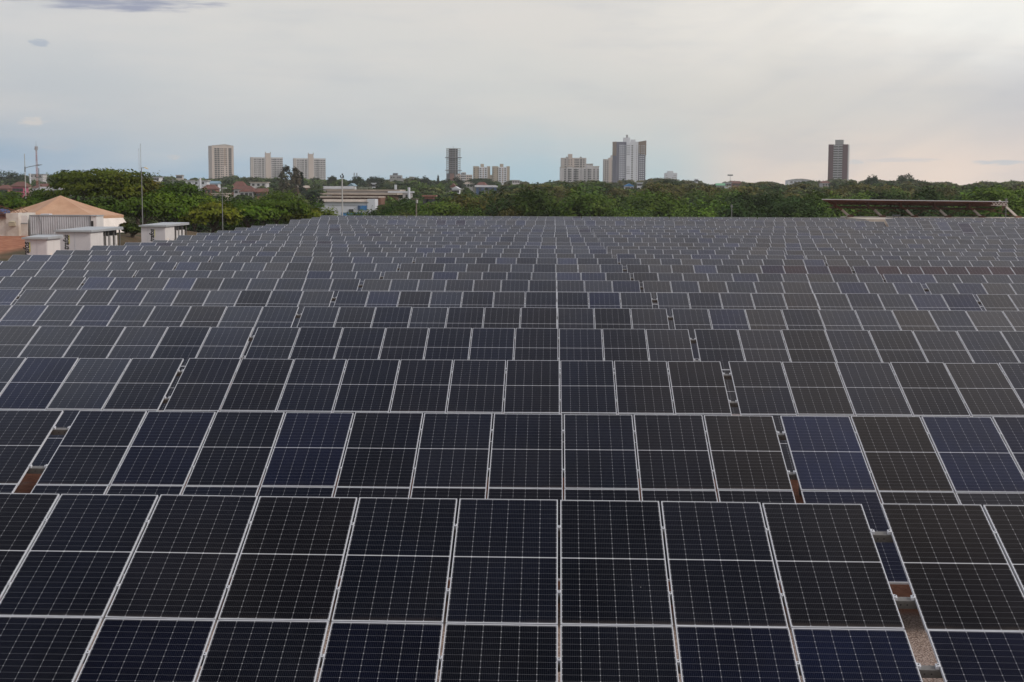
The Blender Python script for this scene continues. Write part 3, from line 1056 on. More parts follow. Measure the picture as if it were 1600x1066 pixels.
# 2, 3 pale slab blocks with a raised lift core
for px0, px1, yt, yc, lab in ((390.5, 442, 246, 238, 'pale grey slab block beside the beige tower, with a raised lift core'),
                              (457.5, 509, 247.5, 240, 'pale grey slab block behind the tall dark conifers, with a raised lift core')):
    D = 2250
    xc, w, gz, h = site(px0, px1, yt, D)
    t = thing('apartment_block', lab, 'apartment block', (xc, D, gz), math.atan((864 - px0) / FPX) + R(3), 'twin pale slab blocks')
    a, b = w * 0.96, 18
    u = pxm(D)
    mb = MB()
    mb.box(-a / 2, -a * 0.04, -b / 2, b / 2, -3, h, 'warm_white')
    mb.box(a * 0.12, a / 2, -b / 2 + 1.5, b / 2, -3, h, 'warm_white')
    mb.box(-a / 2, -a * .42, -b / 2 - 1.2, b / 2 - 1, -3, h - .3, 'beige_grey')  # greyer strip: shade of the left end put into the wall colour
    mb.build('wall', t)
    MB().box(-a * .04, a * .12, -b / 2 - 1.0, b / 2 - 2, -3, h + 8 * u - 1.5, 'beige').build('lift_core', t)
    mb = MB()
    mb.box(-a * .045, -a * .02, -b / 2 - 1.2, -b / 2 + 1, h + 5 * u, h + 8.5 * u, 'beige_grey')
    mb.box(a * .10, a * .125, -b / 2 - 1.2, -b / 2 + 1, h + 5 * u, h + 8.5 * u, 'beige_grey')
    mb.build('parapet', t)
    zs = [h - 3.2 - i * 3.0 for i in range(12)]
    windows(t, (-a / 2, -b / 2, a / 2, -b / 2), [.12, .165, .225, .27, .31], zs, 1.4, 1.3)
    windows(t, (-a / 2, -b / 2, a / 2, -b / 2), [.38], zs, 2.6, 1.7, 'dark', 'balcony')
    windows(t, (-a / 2, -b / 2 + 1.5, a / 2, -b / 2 + 1.5), [.665, .71, .82, .87, .92, .97], zs, 1.4, 1.3)
    windows(t, (-a / 2, -b / 2 + 1.5, a / 2, -b / 2 + 1.5), [.76], zs, 2.4, 1.7, 'dark', 'balcony')

# 4 tower under construction
D = 2000
xc, w, gz, h = site(696, 720.5, 232, D)
t = thing('unfinished_tower', 'dark unfinished concrete tower with open floor slabs and a brick lower part', 'tower block', (xc, D, gz), math.atan((864 - 708) / FPX) + R(2))
fl = 2.9
nf = int(h / fl)
mb = MB()
mb.box(-w * .30, w * .28, -6, 6, -3, h, 'concrete_dark')
mb.build('concrete_core', t)
mb = MB()
mb.box(-w * .44, -w * .30, -5, 5, -3, h * .32, 'concrete_dark')
mb.box(-w * .22, w * .05, -6.35, -6, -3, h * .315, 'brick')
mb.box(w * .10, w * .44, -5.8, 5, -3, h * .315, 'brick')
mb.build('brick_wall', t)
for i in range(nf):
    z = h - 0.4 - i * fl
    if z < h * .33:
        break
    link('floor_slab', win_mesh(w * .90, .55, 'grey'), t, (0, -2, z)).scale = (1, 60, 1)
for i in (4, 10):
    link('safety_platform', win_mesh(w * 1.06, .7, 'concrete_dark'), t, (0, -2, h - 1.2 - i * 2.9)).scale = (1, 90, 1)
for sx in (-.43, -.385, .36, .43):
    MB().box(sx * w - .28, sx * w + .28, -4.5, -3.9, h * .3, h, 'grey').build('column', t)
windows(t, (-w * .3, -6, w * .28, -6), [.28, .62, .88], [h - 2 - i * fl for i in range(15)], 1.3, 1.4, 'black')
windows(t, (-w * .3, -6, w * .28, -6), [.72], [h - 2 - i * fl for i in range(15)], .5, 1.8, 'light_slab')
MB().bar((0, 0, h), (0, 0, h + 3), .4, .4, 'pole_grey').build('antenna', t)

# 5, 6 low beige blocks and the matching pair
D = 1900
xc, w, gz, h = site(713, 738, 272, D)
t = thing('apartment_block', 'low cream block at the foot of the unfinished tower', 'apartment block', (xc, D, gz), R(3))
u = pxm(D)
mb = MB()
mb.box(-w / 2, w / 2, -7, 7, -3, h - 1, 'beige')
mb.box(-w * .18, w * .10, -7.4, 5, -3, h + 2.2, 'warm_white')
mb.build('wall', t)
windows(t, (-w / 2, -7.4, w / 2, -7.4), [.34, .44, .55], [h - i * 3 for i in range(4)], 1.5, 1.3)
windows(t, (-w / 2, -7, w / 2, -7), [.08, .2, .7, .82, .92], [h - 3 - i * 3 for i in range(4)], 1.3, 1.2)
for px0, px1, lab in ((739.5, 765.5, 'tan and white block with a square rooftop tank, left of a matching pair'),
                      (769.5, 796, 'tan and white block with a square rooftop tank, right of a matching pair')):
    D = 1950
    u = pxm(D)
    xc, w, gz, h = site(px0, px1, 260, D)
    t = thing('apartment_block', lab, 'apartment block', (xc, D, gz), R(6), 'matching pair of tan and white blocks')
    mb = MB()
    mb.box(-w / 2, -w * .17, -7, 7, -3, h, 'tan')
    mb.box(w * .33, w / 2, -7, 7, -3, h, 'tan')
    mb.box(-w * .17, w * .33, -7.5, 6.5, -3, h - 1.0, 'cool_white')
    mb.build('wall', t)
    MB().box(-w * .06, w * .13, -4, 4, h - 1.2, h + 3.6 * u, 'tan').build('roof_tank', t)
    zs = [h - 3.4 - i * 2.6 for i in range(8)]
    windows(t, (-w * .17, -7.5, w * .33, -7.5), [.18, .80], zs, 2.2, 1.3, 'dark', 'balcony')
    windows(t, (-w * .17, -7.5, w * .33, -7.5), [.5], zs, 1.4, 1.5, 'brown')
    windows(t, (-w / 2, -7, -w * .17, -7), [.18, .85], zs, .9, 1.1)
xc, w, gz, h = site(763, 771.5, 273.5, 2000)
t = thing('link_building', 'low tan block filling the gap between the matching pair', 'building', (xc, 2000, gz))
MB().box(-w / 2 - 1, w / 2 + 1, -4, 4, -3, h, 'tan').build('wall', t)
windows(t, (-w / 2, -4, w / 2, -4), [.3, .7], [h - 2.5 - i * 2.8 for i in range(3)], 1.1, 1.1)

# 7 brick institutional block with a long pale wing
D = 1300
xc, w, gz, h = site(610, 628, 274, D)
u = pxm(D)
t = thing('institution_building', 'grey brown building with stepped roof boxes on the ridge', 'building', (xc, D, gz))
mb = MB()
mb.box(-w / 2, w / 2, -5, 5, -3, h, 'grey')
mb.box(-w * .25, w * .12, -4, 4, h, h + 3.2 * u, 'concrete_dark')
mb.build('wall', t)
windows(t, (-w / 2, -5, w / 2, -5), [.15, .35, .7, .88], [h - 2], 1, 1, 'dark')
xc, w, gz, h = site(616, 659, 278.5, 1280)
t = thing('long_building', 'long pale low building with a grey roof on the ridge, left of the unfinished tower', 'building', (xc, 1280, gz))
MB().box(-w / 2, w / 2, -6, 6, -3, h - .8, 'warm_white').build('wall', t)
mb = MB()
mb.box(-w / 2 - .6, w / 2 + .6, -6.6, 6.6, h - .8, h - .2, 'roof_grey')
mb.box(w * .05, w * .22, -3, 3, h - .2, h + 1.4, 'roof_grey')
mb.build('roof', t)
windows(t, (-w / 2, -6, w / 2, -6), [.1, .2, .3, .5, .6, .7, .85], [h - 3], 1.6, 1.0, 'dark')

# 8 cream cluster
D = 2050
u = pxm(D)
xc, w, gz, h = site(876.5, 915.5, 247, D + 60)
t = thing('apartment_tower', 'grey beige stepped tower standing behind the cream balconied block', 'tower block', (xc, D + 60, gz), R(3))
mb = MB()
mb.box(-w / 2, w / 2, -9, 9, -3, h, 'beige_grey')
mb.box(-w * .05, w * .02, -9.5, 8, -3, h - .5, 'beige')
mb.build('wall', t)
MB().box(-w * .22, -w * .06, -9.8, 4, -3, h + 6 * u, 'beige').build('lift_core', t)
for sx in (-.28, .28):
    MB().poly([(sx * w - 1.8, -9, h), (sx * w + 1.8, -9, h), (sx * w, -9, h + 2.3), (sx * w - 1.8, 0, h), (sx * w + 1.8, 0, h), (sx * w, 0, h + 2.3)],
              [(0, 1, 2), (3, 5, 4), (0, 2, 5, 3), (1, 4, 5, 2), (0, 3, 4, 1)], 'grey').build('roof_gable', t)
zs = [h - 3 - i * 3.1 for i in range(7)]
windows(t, (-w / 2, -9, w / 2, -9), [.16, .55, .62, .68, .90], zs, 1.6, 1.2)
windows(t, (-w / 2, -9, w / 2, -9), [.79], zs, 2.2, 2.0, 'dark', 'balcony')
windows(t, (-w / 2, -9.8, w / 2, -9.8), [.31, .40], zs, 1.1, 1.2)
xc, w, gz, h = site(875, 935.5, 262.5, D)
t = thing('apartment_block', 'cream balconied block with pinkish cornices in front of the stepped tower', 'apartment block', (xc, D, gz), R(3))
mb = MB()
for x0, x1, dy, dz in ((-.5, -.34, 0, 0), (-.34, -.19, -1, 1.6), (-.19, 0.0, -.4, .5), (0.0, .06, 1.2, 0), (.06, .18, -.4, -.3), (.18, .34, -1.1, 5.0), (.34, .5, 0, 1.6)):
    mb.box(x0 * w + .01, x1 * w - .01, -8 + dy, 8, -3, h + dz, 'warm_white')
mb.build('wall', t)
mb = MB()
for x0, x1, dy, dz in ((-.5, -.34, 0, 0), (-.34, -.19, -1, 1.6), (-.19, 0.0, -.4, .5), (.18, .34, -1.1, 5.0), (.34, .5, 0, 1.6)):
    mb.box(x0 * w - .2, x1 * w + .2, -8.5 + dy, 8.2, h + dz, h + dz + .9, 'roof_pale')
mb.build('cornice', t)
zs = [h - 2.6 - i * 3.0 for i in range(6)]
windows(t, (-w / 2, -9.1, w / 2, -9.1), [.12, .27, .36, .45, .63, .78, .87, .97], zs, 1.7, 1.4)
windows(t, (-w / 2, -9.3, w / 2, -9.3), [.22, .40, .73], zs, 2.4, 1.9, 'dark', 'balcony')

# 9 pinkish tower left of the tallest
D = 2150
u = pxm(D)
xc, w, gz, h = site(943, 962, 249, D)
t = thing('apartment_tower', 'narrow pinkish beige tower tucked behind the left of the tallest tower', 'tower block', (xc, D, gz), R(4))
mb = MB()
mb.box(-w / 2, w / 2, -8, 8, -3, h, 'beige_grey')
mb.box(-w * .1, w * .12, -8.4, 6, -3, h + 2, 'beige')
mb.build('wall', t)
MB().box(w * .1, w * .5, -7, 5, h - .5, h + 6 * u, 'beige_grey').build('lift_core', t)
zs = [h - 3 - i * 3.0 for i in range(12)]
windows(t, (-w / 2, -8, w / 2, -8), [.12, .30, .68, .9], zs, 1.4, 1.2)

# 10 the tallest tower
D = 2000
u = pxm(D)
xc, w, gz, h = site(958, 1009, 222, D)
t = thing('apartment_tower', 'tallest tower, slate and white with brown upper corners and rooftop boxes', 'tower block', (xc, D, gz), 0)
X = lambda px: (px - 983.5) * u
mb = MB()
mb.poly([(X(958), 4, -3), (X(963), -7, -3), (X(963), 10, -3), (X(958), 4, h), (X(963), -7, h), (X(963), 10, h)], [(0, 1, 4, 3), (1, 2, 5, 4), (2, 0, 3, 5), (0, 2, 1), (3, 4, 5)], 'slate')
mb.box(X(963), X(978.5), -7, 10, -3, h, 'slate')
mb.build('slate_wing', t)
MB().box(X(967), X(978), -7.4, -7.0, -3, h - 4 * u, 'slate_light').build('window_bay', t)
MB().box(X(978.5), X(984.5), -8.5, 10, -3, h - 1, 'cool_white').build('centre_bay', t)
MB().box(X(984.5), X(997), -6, 10, -3, h + .4 * u, 'cool_white').build('white_wing', t)
mb = MB()
mb.poly([(X(997), -5, -3), (X(1008), -8, -3), (X(1008), 10, -3), (X(997), 10, -3), (X(997), -5, h - 17 * u), (X(1008), -8, h - 17 * u), (X(1008), 10, h - 17 * u), (X(997), 10, h - 17 * u)],
        [(0, 1, 5, 4), (1, 2, 6, 5), (2, 3, 7, 6), (3, 0, 4, 7), (4, 5, 6, 7), (0, 3, 2, 1)], 'slate')
mb.build('right_wing', t)
mb = MB()
mb.poly([(X(997), -5, h - 17 * u), (X(1009), -9, h - 20.5 * u), (X(1009), 10, h - 20.5 * u), (X(997), 10, h - 17 * u), (X(997), -5, h + .2 * u), (X(1009), -9, h + 2.2 * u), (X(1009), 10, h + 2.2 * u), (X(997), 10, h + .2 * u)],
        [(0, 1, 5, 4), (1, 2, 6, 5), (2, 3, 7, 6), (3, 0, 4, 7), (4, 5, 6, 7), (0, 3, 2, 1)], 'brown')
mb.poly([(X(957.6), 4, h - 21 * u), (X(963.2), -7.5, h - 21 * u), (X(963.2), 4, h - 21 * u), (X(957.6), 4, h + .3), (X(963.2), -7.5, h + .3), (X(963.2), 4, h + .3)], [(0, 1, 4, 3), (1, 2, 5, 4), (2, 0, 3, 5), (0, 2, 1), (3, 4, 5)], 'brown')
mb.build('brown_cladding', t)
mb = MB()
mb.box(X(974), X(984), -6, 6, h - 1, h + 6.5 * u, 'cool_white')
mb.box(X(978), X(981), -3, 1, h + 6.5 * u, h + 11 * u, 'grey')
mb.box(X(985.5), X(992.5), -5, 5, h, h + 3.6 * u, 'cool_white')
mb.build('roof_box', t)
zs = [h - 6 * u - i * 3.25 * u for i in range(18)]
windows(t, (X(967), -7.4, X(978), -7.4), [.15, .39, .63, .87], zs, 1.1, 1.1, 'cool_white')
windows(t, (X(979), -8.5, X(984), -8.5), [.5], [zs[i] for i in (0, 1, 2, 3, 4, 10, 11, 12, 13)], 4.2, .6, 'slate', 'louvre')
windows(t, (X(985), -6, X(997), -6), [.22], zs, 1.8, 1.3, 'dark')
windows(t, (X(985), -6, X(997), -6), [.80], zs, .7, .8, 'dark')
windows(t, (X(997), -5.1, X(1008), -8.1), [.25, .5, .75], zs[5:], 1.5, 1.5, 'cool_white')
windows(t, (X(997), -5.1, X(1008), -8.9), [.15, .45, .65, .85], zs[:5], .9, 1.0, 'cool_white')
for z in zs[5:]:
    link('balcony', win_mesh(1.6, 1.0, 'light_slab'), t, (X(1008.4), -8, z))

# 11 small white block
D = 2100
u = pxm(D)
xc, w, gz, h = site(1038.5, 1057.5, 270.5, D)
t = thing('apartment_block', 'small white stepped block alone right of the tallest tower', 'apartment block', (xc, D, gz))
mb = MB()
mb.box(-w / 2, w / 2, -8, 8, -3, h, 'cool_white')
mb.box(-w * .30, w * .18, -8.3, 5, h - 4, h + 3.0 * u, 'cool_white')
mb.build('wall', t)
windows(t, (-w / 2, -8, w / 2, -8), [.1, .22, .62, .74, .86], [h - 3.5 - i * 3 for i in range(5)], 1.1, 1.0, 'grey')

# 12 maroon tower
D = 2000
u = pxm(D)
xc, w, gz, h = site(1295, 1327.5, 226, D)
t = thing('apartment_tower', 'dark maroon tower far right with a stack of white balconies', 'tower block', (xc, D, gz), R(-16))
a = w * .95
mb = MB()
mb.box(-a / 2, -a * .25, -9, 9, -3, h, 'maroon')
mb.box(a * .21, a * .46, -9, 9, -3, h, 'maroon')
mb.box(-a * .25, a * .21, -7.5, 9, -3, h - .5, 'dark')
mb.box(a * .46, a * .5, -8, 9, -3, h - .3, 'light_slab')
mb.build('wall', t)
MB().box(-a * .18, a * .22, -7, 5, h - .6, h + 7 * u, 'grey').build('roof_box', t)
zs = [h - 1.8 - i * 3.18 for i in range(17)]
for z in zs:
    link('balcony', win_mesh(a * .44, 1.25, 'light_slab'), t, (-a * .02, -9.0, z)).scale = (1, 8, 1)
for z in zs:
    link('window', win_mesh(.9, 1.0, 'light_slab'), t, (-a * .01, -7.6, z - 1.3))
for sx in (.33, ):
    pass

# 13 long white building on the far right ridge
xc, w, gz, h = site(1229, 1268, 281, 1500)
t = thing('long_building', 'long white low building with a curved roof, left of the maroon tower', 'building', (xc, 1500, gz))
MB().box(-w / 2, w / 2, -8, 8, -3, h - .6, 'cool_white').build('wall', t)
mb = MB()
n = 10
pts = []
for i in range(n + 1):
    x = -w / 2 + w * i / n
    z = h - .6 + 1.7 * math.sin(math.pi * i / n)
    pts += [(x, -8.5, z), (x, 8.5, z)]
mb.poly(pts, [(2 * i, 2 * i + 2, 2 * i + 3, 2 * i + 1) for i in range(n)] + [tuple(range(0, 2 * n + 2, 2))], 'roof_grey')
mb.build('roof', t)
windows(t, (-w / 2, -8, w / 2, -8), [.15, .3, .45, .6, .75, .9], [h - 2.4], 2, 1.0, 'dark')
xc, w, gz, h = site(1283, 1296, 287, 1200)


# --- houses of the town
def house(name, label, px0, px1, ytop, D, wall, roof, depth=9.0, pitch='hip', roof_h=2.0, rz=0.0, wins=(.2, .5, .8), group='houses on the slope'):
    xc, w, gz, h = site(px0, px1, ytop, D)
    t = thing(name, label, 'house', (xc, D, gz), rz, group)
    e = h - roof_h
    MB().box(-w / 2 + .3, w / 2 - .3, -depth / 2, depth / 2, -2.5, e, wall).build('wall', t)
    o = .4
    x0, x1, y0, y1 = -w / 2 - o, w / 2 + o, -depth / 2 - o, depth / 2 + o
    mb = MB()
    if pitch == 'hip':
        k = min(w * .3, depth * .5)
        mb.poly([(x0, y0, e), (x1, y0, e), (x1, y1, e), (x0, y1, e), (x0 + k, 0, h), (x1 - k, 0, h)], [(0, 1, 5, 4), (1, 2, 5), (2, 3, 4, 5), (3, 0, 4), (0, 3, 2, 1)], roof)
    elif pitch == 'gable_front':
        mb.poly([(x0, y0, e), (x1, y0, e), (x1, y1, e), (x0, y1, e), (0, y0, h), (0, y1, h)], [(0, 4, 5, 3), (4, 1, 2, 5), (0, 1, 4), (2, 3, 5), (0, 3, 2, 1)], roof)
    elif pitch == 'gable':
        mb.poly([(x0, y0, e), (x1, y0, e), (x1, y1, e), (x0, y1, e), (x0, 0, h), (x1, 0, h)], [(0, 1, 5, 4), (2, 3, 4, 5), (0, 4, 3), (1, 2, 5), (0, 3, 2, 1)], roof)
    else:
        mb.box(x0, x1, y0, y1, e, h, roof)
    mb.build('roof', t)
    if wins:
        windows(t, (-w / 2, -depth / 2, w / 2, -depth / 2), wins, [e - 1.3], 1.2, 1.1, 'dark')
    return t


HOUSES = [
    ('house', 'orange roofed house high on the left slope beneath the lattice mast', 22, 44, 284, 760, 'roof_pale', 'roof_red', 'hip', 2.4),
    ('shop', 'magenta walled shop with a dark opening at the far left', 23, 41, 291, 640, 'pink', 'roof_red', 'flat', .4),
    ('house', 'small red roofed house at the left edge below the dark trees', 0, 17, 289, 700, 'brick', 'roof_red', 'hip', 1.8),
    ('house', 'red roofed house right of the lattice mast foot', 56, 84, 287, 720, 'warm_white', 'roof_red', 'hip', 2.2),
    ('warehouse', 'low grey roofed warehouse behind the spreading tree, left side', 64, 108, 292, 600, 'grey', 'roof_grey', 'gable', 1.4),
    ('house', 'white flat roofed house on the ridge just right of the lattice mast', 48, 71, 272, 1150, 'warm_white', 'roof_grey', 'flat', .5),
    ('house', 'white flat house on the ridge right of the slim lamp post', 241, 252, 276.5, 1150, 'cool_white', 'roof_grey', 'flat', .5),
    ('house', 'pale boxy two storey house on the ridge between dark trees', 276, 286, 273.5, 1150, 'beige_grey', 'beige_grey', 'flat', .5),
    ('school', 'long white flat building with a white water tower in front', 292, 326, 281.5, 950, 'cool_white', 'roof_grey', 'flat', .7),
    ('house', 'blue grey roofed house below the beige tower', 330, 343, 283, 900, 'cool_white', 'blue_grey', 'gable', 1.6),
    ('house', 'rambling red roofed house left of the big hipped roof', 318, 341, 288.5, 800, 'brick', 'roof_red', 'hip', 2.4),
    ('house', 'big red hipped roof house in the middle of the left town', 364, 385, 283.5, 820, 'brick', 'roof_red', 'hip', 3.0),
    ('house', 'long red roofed house in front of the big hipped roof', 368, 392, 290.5, 740, 'warm_white', 'roof_red', 'gable', 1.8),
    ('house', 'wide red roofed house with white walls and a dark garage door', 378, 401, 292.5, 700, 'warm_white', 'roof_red', 'hip', 2.2),
    ('house', 'red gabled house at the right end of the red roofs', 400, 418, 294.5, 700, 'brick', 'roof_red', 'gable', 1.8),
    ('house', 'low cream house with a flat roof below the first slab block', 393, 419, 284.5, 900, 'warm_white', 'roof_pale', 'flat', .5),
    ('house', 'tan flat roofed shed in the trees right of the flat lamp post', 336, 356, 302, 560, 'beige', 'roof_pale', 'flat', .4),
    ('house', 'brown roofed house right of the tall dark conifers', 466, 482, 290, 880, 'brick', 'roof_pale', 'gable', 1.4),
    ('house', 'grey roofed long house above the pale roofed hall', 505, 552, 291, 820, 'beige_grey', 'roof_grey', 'gable', 1.6),
    ('house', 'small white house with a gable above the middle of the hall', 547, 555, 286.5, 860, 'cool_white', 'blue_grey', 'gable_front', 1.6),
    ('house', 'small white house among dark trees right of centre ridge', 581, 587, 286, 900, 'cool_white', 'cool_white', 'flat', .4),
    ('shed', 'long flat white roof beside the thick white water tower', 609, 645, 299, 520, 'warm_white', 'cool_white', 'flat', .5),
    ('house', 'bare brick house half hidden in trees right of the wooden pole', 663, 680, 305, 400, 'brick', 'brick', 'flat', .4),
    ('house', 'orange gabled house under the unfinished tower', 704, 713, 286.5, 850, 'roof_pale', 'roof_red', 'gable_front', 2.2),
    ('house', 'white gabled house in front of the orange gabled house', 707, 719, 291.5, 800, 'cool_white', 'cool_white', 'gable_front', 1.5),
    ('house', 'cream house with red tiles left of the matching tan pair', 725, 741, 284, 1000, 'warm_white', 'roof_pale', 'hip', 1.6),
    ('house', 'red hipped roof house below the matching tan pair', 746, 760, 284.5, 960, 'warm_white', 'roof_red', 'hip', 2.0),
    ('shed', 'wide white canopied shed with a dark front below the tan pair', 743, 776, 289.5, 880, 'blue_dark', 'cool_white', 'flat', 1.2),
    ('house', 'white wall glimpsed on the ridge left of the cream cluster', 800, 812, 281.5, 1300, 'warm_white', 'roof_pale', 'flat', .4),
    ('house', 'white and blue house at the foot of the tallest tower', 975, 990, 287, 1000, 'cool_white', 'blue', 'gable_front', 1.8),
    ('house', 'small white house in trees just right of the tallest tower foot', 995, 1004, 285.5, 1100, 'cool_white', 'cool_white', 'flat', .4),
    ('shed', 'green roofed shed on the right ridge', 1119, 1132, 286.5, 1000, 'warm_white', 'green', 'gable', 1.5),
    ('house', 'white walled house between the green and the red roofs', 1130, 1143, 285, 1030, 'cool_white', 'roof_grey', 'flat', .5),
    ('house', 'red brown roofed house right of the green roofed shed', 1142, 1156, 283, 1060, 'brick', 'roof_red', 'gable', 1.4),
    ('house', 'cream house with a dark roof at the foot of the maroon tower', 1282, 1296, 283, 1150, 'warm_white', 'roof_red', 'hip', 1.6),
    ('house', 'pale hut on the ridge midway between tallest and maroon towers', 1086, 1090, 280, 1300, 'cool_white', 'cool_white', 'flat', .3),
]
CLEAR = []
for i, (nm, lab, a, b, yt, D, wm, rm, pt, rh) in enumerate(HOUSES):
    house(nm, lab, a, b, yt, D, wm, rm, pitch=pt, roof_h=rh, depth=9 if b - a < 25 else 12, rz=R(((i * 37) % 13) - 6))
    CLEAR.append((a - 1, b + 1, yt + (6 if D > 760 else 9), D))

# --- pale roofed hall (three roof bands, blue glazing)
D = 470
u = pxm(D)


def P(px, py, dd=0.0):
    return at(px, py, D + dd)


gz = float(ground_z(P(545, 300).x, D))
o = P(545, 334)
t = thing('hall', 'wide white hall with three pale brown roof bands and blue glazing', 'hall', (o.x, D, gz))
lx = lambda px: P(px, 300).x - o.x
lz = lambda py: P(545, py).z - gz
MB().box(lx(493), lx(575), 0, 12, -2, lz(316), 'cool_white').build('wall', t)
MB().poly([(lx(492), -.6, lz(315.3)), (lx(576), -.6, lz(315.3)), (lx(576), 5, lz(311.5)), (lx(492), 5, lz(311.5)), (lx(492), -.6, lz(316)), (lx(576), -.6, lz(316)), (lx(576), 5, lz(316)), (lx(492), 5, lz(316))],
          [(0, 1, 2, 3), (4, 5, 1, 0), (5, 6, 2, 1), (7, 4, 0, 3), (6, 7, 3, 2)], 'roof_pale').build('roof', t)
mb = MB()
mb.box(lx(488), lx(590), 8, 24, -2, lz(309.2), 'rust')
mb.box(lx(574), lx(586), -.3, 10, -2, lz(311), 'cool_white')
mb.build('brown_wall', t)
MB().box(lx(486), lx(588), 6, 26, lz(309.2), lz(306.8), 'roof_pale').build('roof', t)
mb = MB()
mb.box(lx(500), lx(600), 26, 44, -2, lz(304.6), 'rust')
mb.build('rear_wall', t)
MB().box(lx(478), lx(607), 25, 46, lz(304.6), lz(302), 'roof_pale').build('roof', t)
mb = MB()
mb.box(lx(476), lx(601), 46, 66, -2, lz(298.0), 'beige_grey')
mb.build('upper_wall', t)
MB().box(lx(475), lx(601.5), 45.4, 66, lz(298.0), lz(296), 'roof_pale').build('roof', t)
mb = MB()
mb.box(lx(559), lx(573), -.25, 0, lz(328.5), lz(321.2), 'blue')
mb.box(lx(559), lx(563), -.35, -.25, lz(328.3), lz(321.4), 'blue_dark')
mb.build('window', t)
MB().box(lx(545), lx(552), -.25, 0, lz(331.5), lz(327), 'dark').build('doorway', t)
MB().box(lx(498), lx(507), -.25, 0, lz(317.8), lz(316.6), 'dark').build('window', t)
MB().box(lx(513), lx(575), -.12, 0, lz(321.3), lz(320.9), 'grey').build('trim', t)
t2 = thing('boundary_wall', 'low blue wall in front of the white hall', 'wall', (o.x, D - 10, gz))
MB().box(lx(540), lx(574), 0, .3, -2, lz(332) , 'blue').build('panel', t2)
MB().box(lx(540) - .1, lx(574) + .1, -.05, .35, lz(332), lz(332) + .12, 'blue_grey').build('coping', t2)
CLEAR += [(492, 578, 336, 470), (476, 606, 304, 540), (540, 576, 338, 460)]

# --- round and square water towers
for nm, px0, px1, yt, yb, D, lab in (('water_tower', 310.5, 314.5, 278, 291, 930, 'white slender water tower in front of the long white flat building'),
                                     ('water_tower', 637, 641, 293, 304, 480, 'thick white water tower column right of the hall roofs'),
                                     ('water_tank', 616.5, 620, 288.8, 294.5, 700, 'white boxy water tank on a stem above the hall roofs'),
                                     ('water_tower', 45.5, 48.5, 271, 283, 900, 'white slim water tower left of the lattice mast foot')):
    xc, w, gz, h = site(px0, px1, yt, D)
    t = thing(nm, lab, 'water tower', (xc, D, gz))
    if nm == 'water_tank':
        MB().tube((0, 0, -2), (0, 0, h * .7), w * .2, w * .2, 'cool_white', 10).build('stem', t)
        MB().box(-w / 2, w / 2, -w / 2, w / 2, h * .7, h, 'cool_white').build('tank', t)
    else:
        MB().tube((0, 0, -2), (0, 0, h * .55), w * .42, w * .42, 'cool_white', 12).build('stem', t)
        MB().tube((0, 0, h * .55), (0, 0, h), w * .5, w * .5, 'cool_white', 12).build('tank', t)
    CLEAR.append((px0 - 1, px1 + 1, yb, D))

# --- kinds of skyline trees with a place of their own
for (px, yt, D, wpx, hh, col, style, nm, lab) in (
        (446, 260.5, 620, 24, 14, (0.075, 0.074, 0.048), 'airy', 'eucalyptus_tree', 'tall loose brownish tree between the two pale slab blocks'),
        (461, 263.5, 640, 19, 13, (0.085, 0.072, 0.048), 'airy', 'eucalyptus_tree', 'tall loose brown green tree in front of the second slab block left edge'),
        (471, 270, 660, 14, 12, (0.022, 0.038, 0.024), 'cone', 'conifer_tree', 'dark conifer in front of the second pale slab block'),
        (684.5, 275, 1100, 5, 11, (0.016, 0.030, 0.016), 'cone', 'conifer_tree', 'small pointed dark conifer left of the unfinished tower'),
        (519, 276, 900, 14, 9, (0.034, 0.050, 0.024), 'spread', 'umbrella_tree', 'small flat topped tree on the ridge left of the floodlight mast'),
        (710, 278, 900, 34, 9, (0.026, 0.040, 0.022), 'round', 'dark_tree', 'wide dark dome tree at the foot of the unfinished tower'),
        (752, 279.5, 1000, 44, 8, (0.030, 0.052, 0.028), 'spread', 'umbrella_tree', 'wide flat topped tree before the matching tan pair'),
        (558, 275, 950, 28, 10, (0.026, 0.046, 0.026), 'round', 'dark_tree', 'big dark rounded tree on the ridge right of the floodlight mast'),
        (587, 275, 980, 34, 10, (0.024, 0.042, 0.024), 'round', 'dark_tree', 'long dark rounded tree on the ridge left of the stepped grey building'),
        (664, 277, 1000, 18, 9, (0.024, 0.042, 0.024), 'round', 'dark_tree', 'dark rounded tree at the right end of the long pale building'),
        (1414, 271.5, 900, 30, 12, (0.034, 0.060, 0.026), 'round', 'crown_tree', 'tallest domed tree on the right hand wooded skyline'),
        (1363, 274, 900, 22, 11, (0.030, 0.055, 0.024), 'round', 'crown_tree', 'raised domed tree on the skyline right of the maroon tower'),
        (1048, 281, 1050, 24, 8, (0.028, 0.050, 0.024), 'round', 'crown_tree', 'dark domed tree under the small white stepped block'),
        (489, 299, 455, 30, 8, (0.022, 0.040, 0.022), 'spread', 'dark_tree', 'dark flat domed tree beside the left end of the hall'),
        (12, 268.5, 1000, 60, 11, (0.022, 0.042, 0.024), 'round', 'dark_tree', 'wide dark tree on the ridge at the far left edge')):
    p = at(px, yt, D)
    gz = float(ground_z(p.x, D))
    h = max(p.z - gz, 4)
    r = wpx / 2 / FPX * D
    tree(nm, lab, (p.x, D, gz), r, max(0.5, h - hh), h, col, style, None, seed=int(px), n_clump=70, per=20, leaf=0.16 + 0.00042 * D)

# ------------------------------------------------------------------ woodland behind the field
PROTO = []
for q in range(8):
    rng = np.random.default_rng(300 + q)
    PROTO.append(crown_points(rng, 74, 14, 'spread' if q in (2, 6) else 'round'))
PMESH = {}


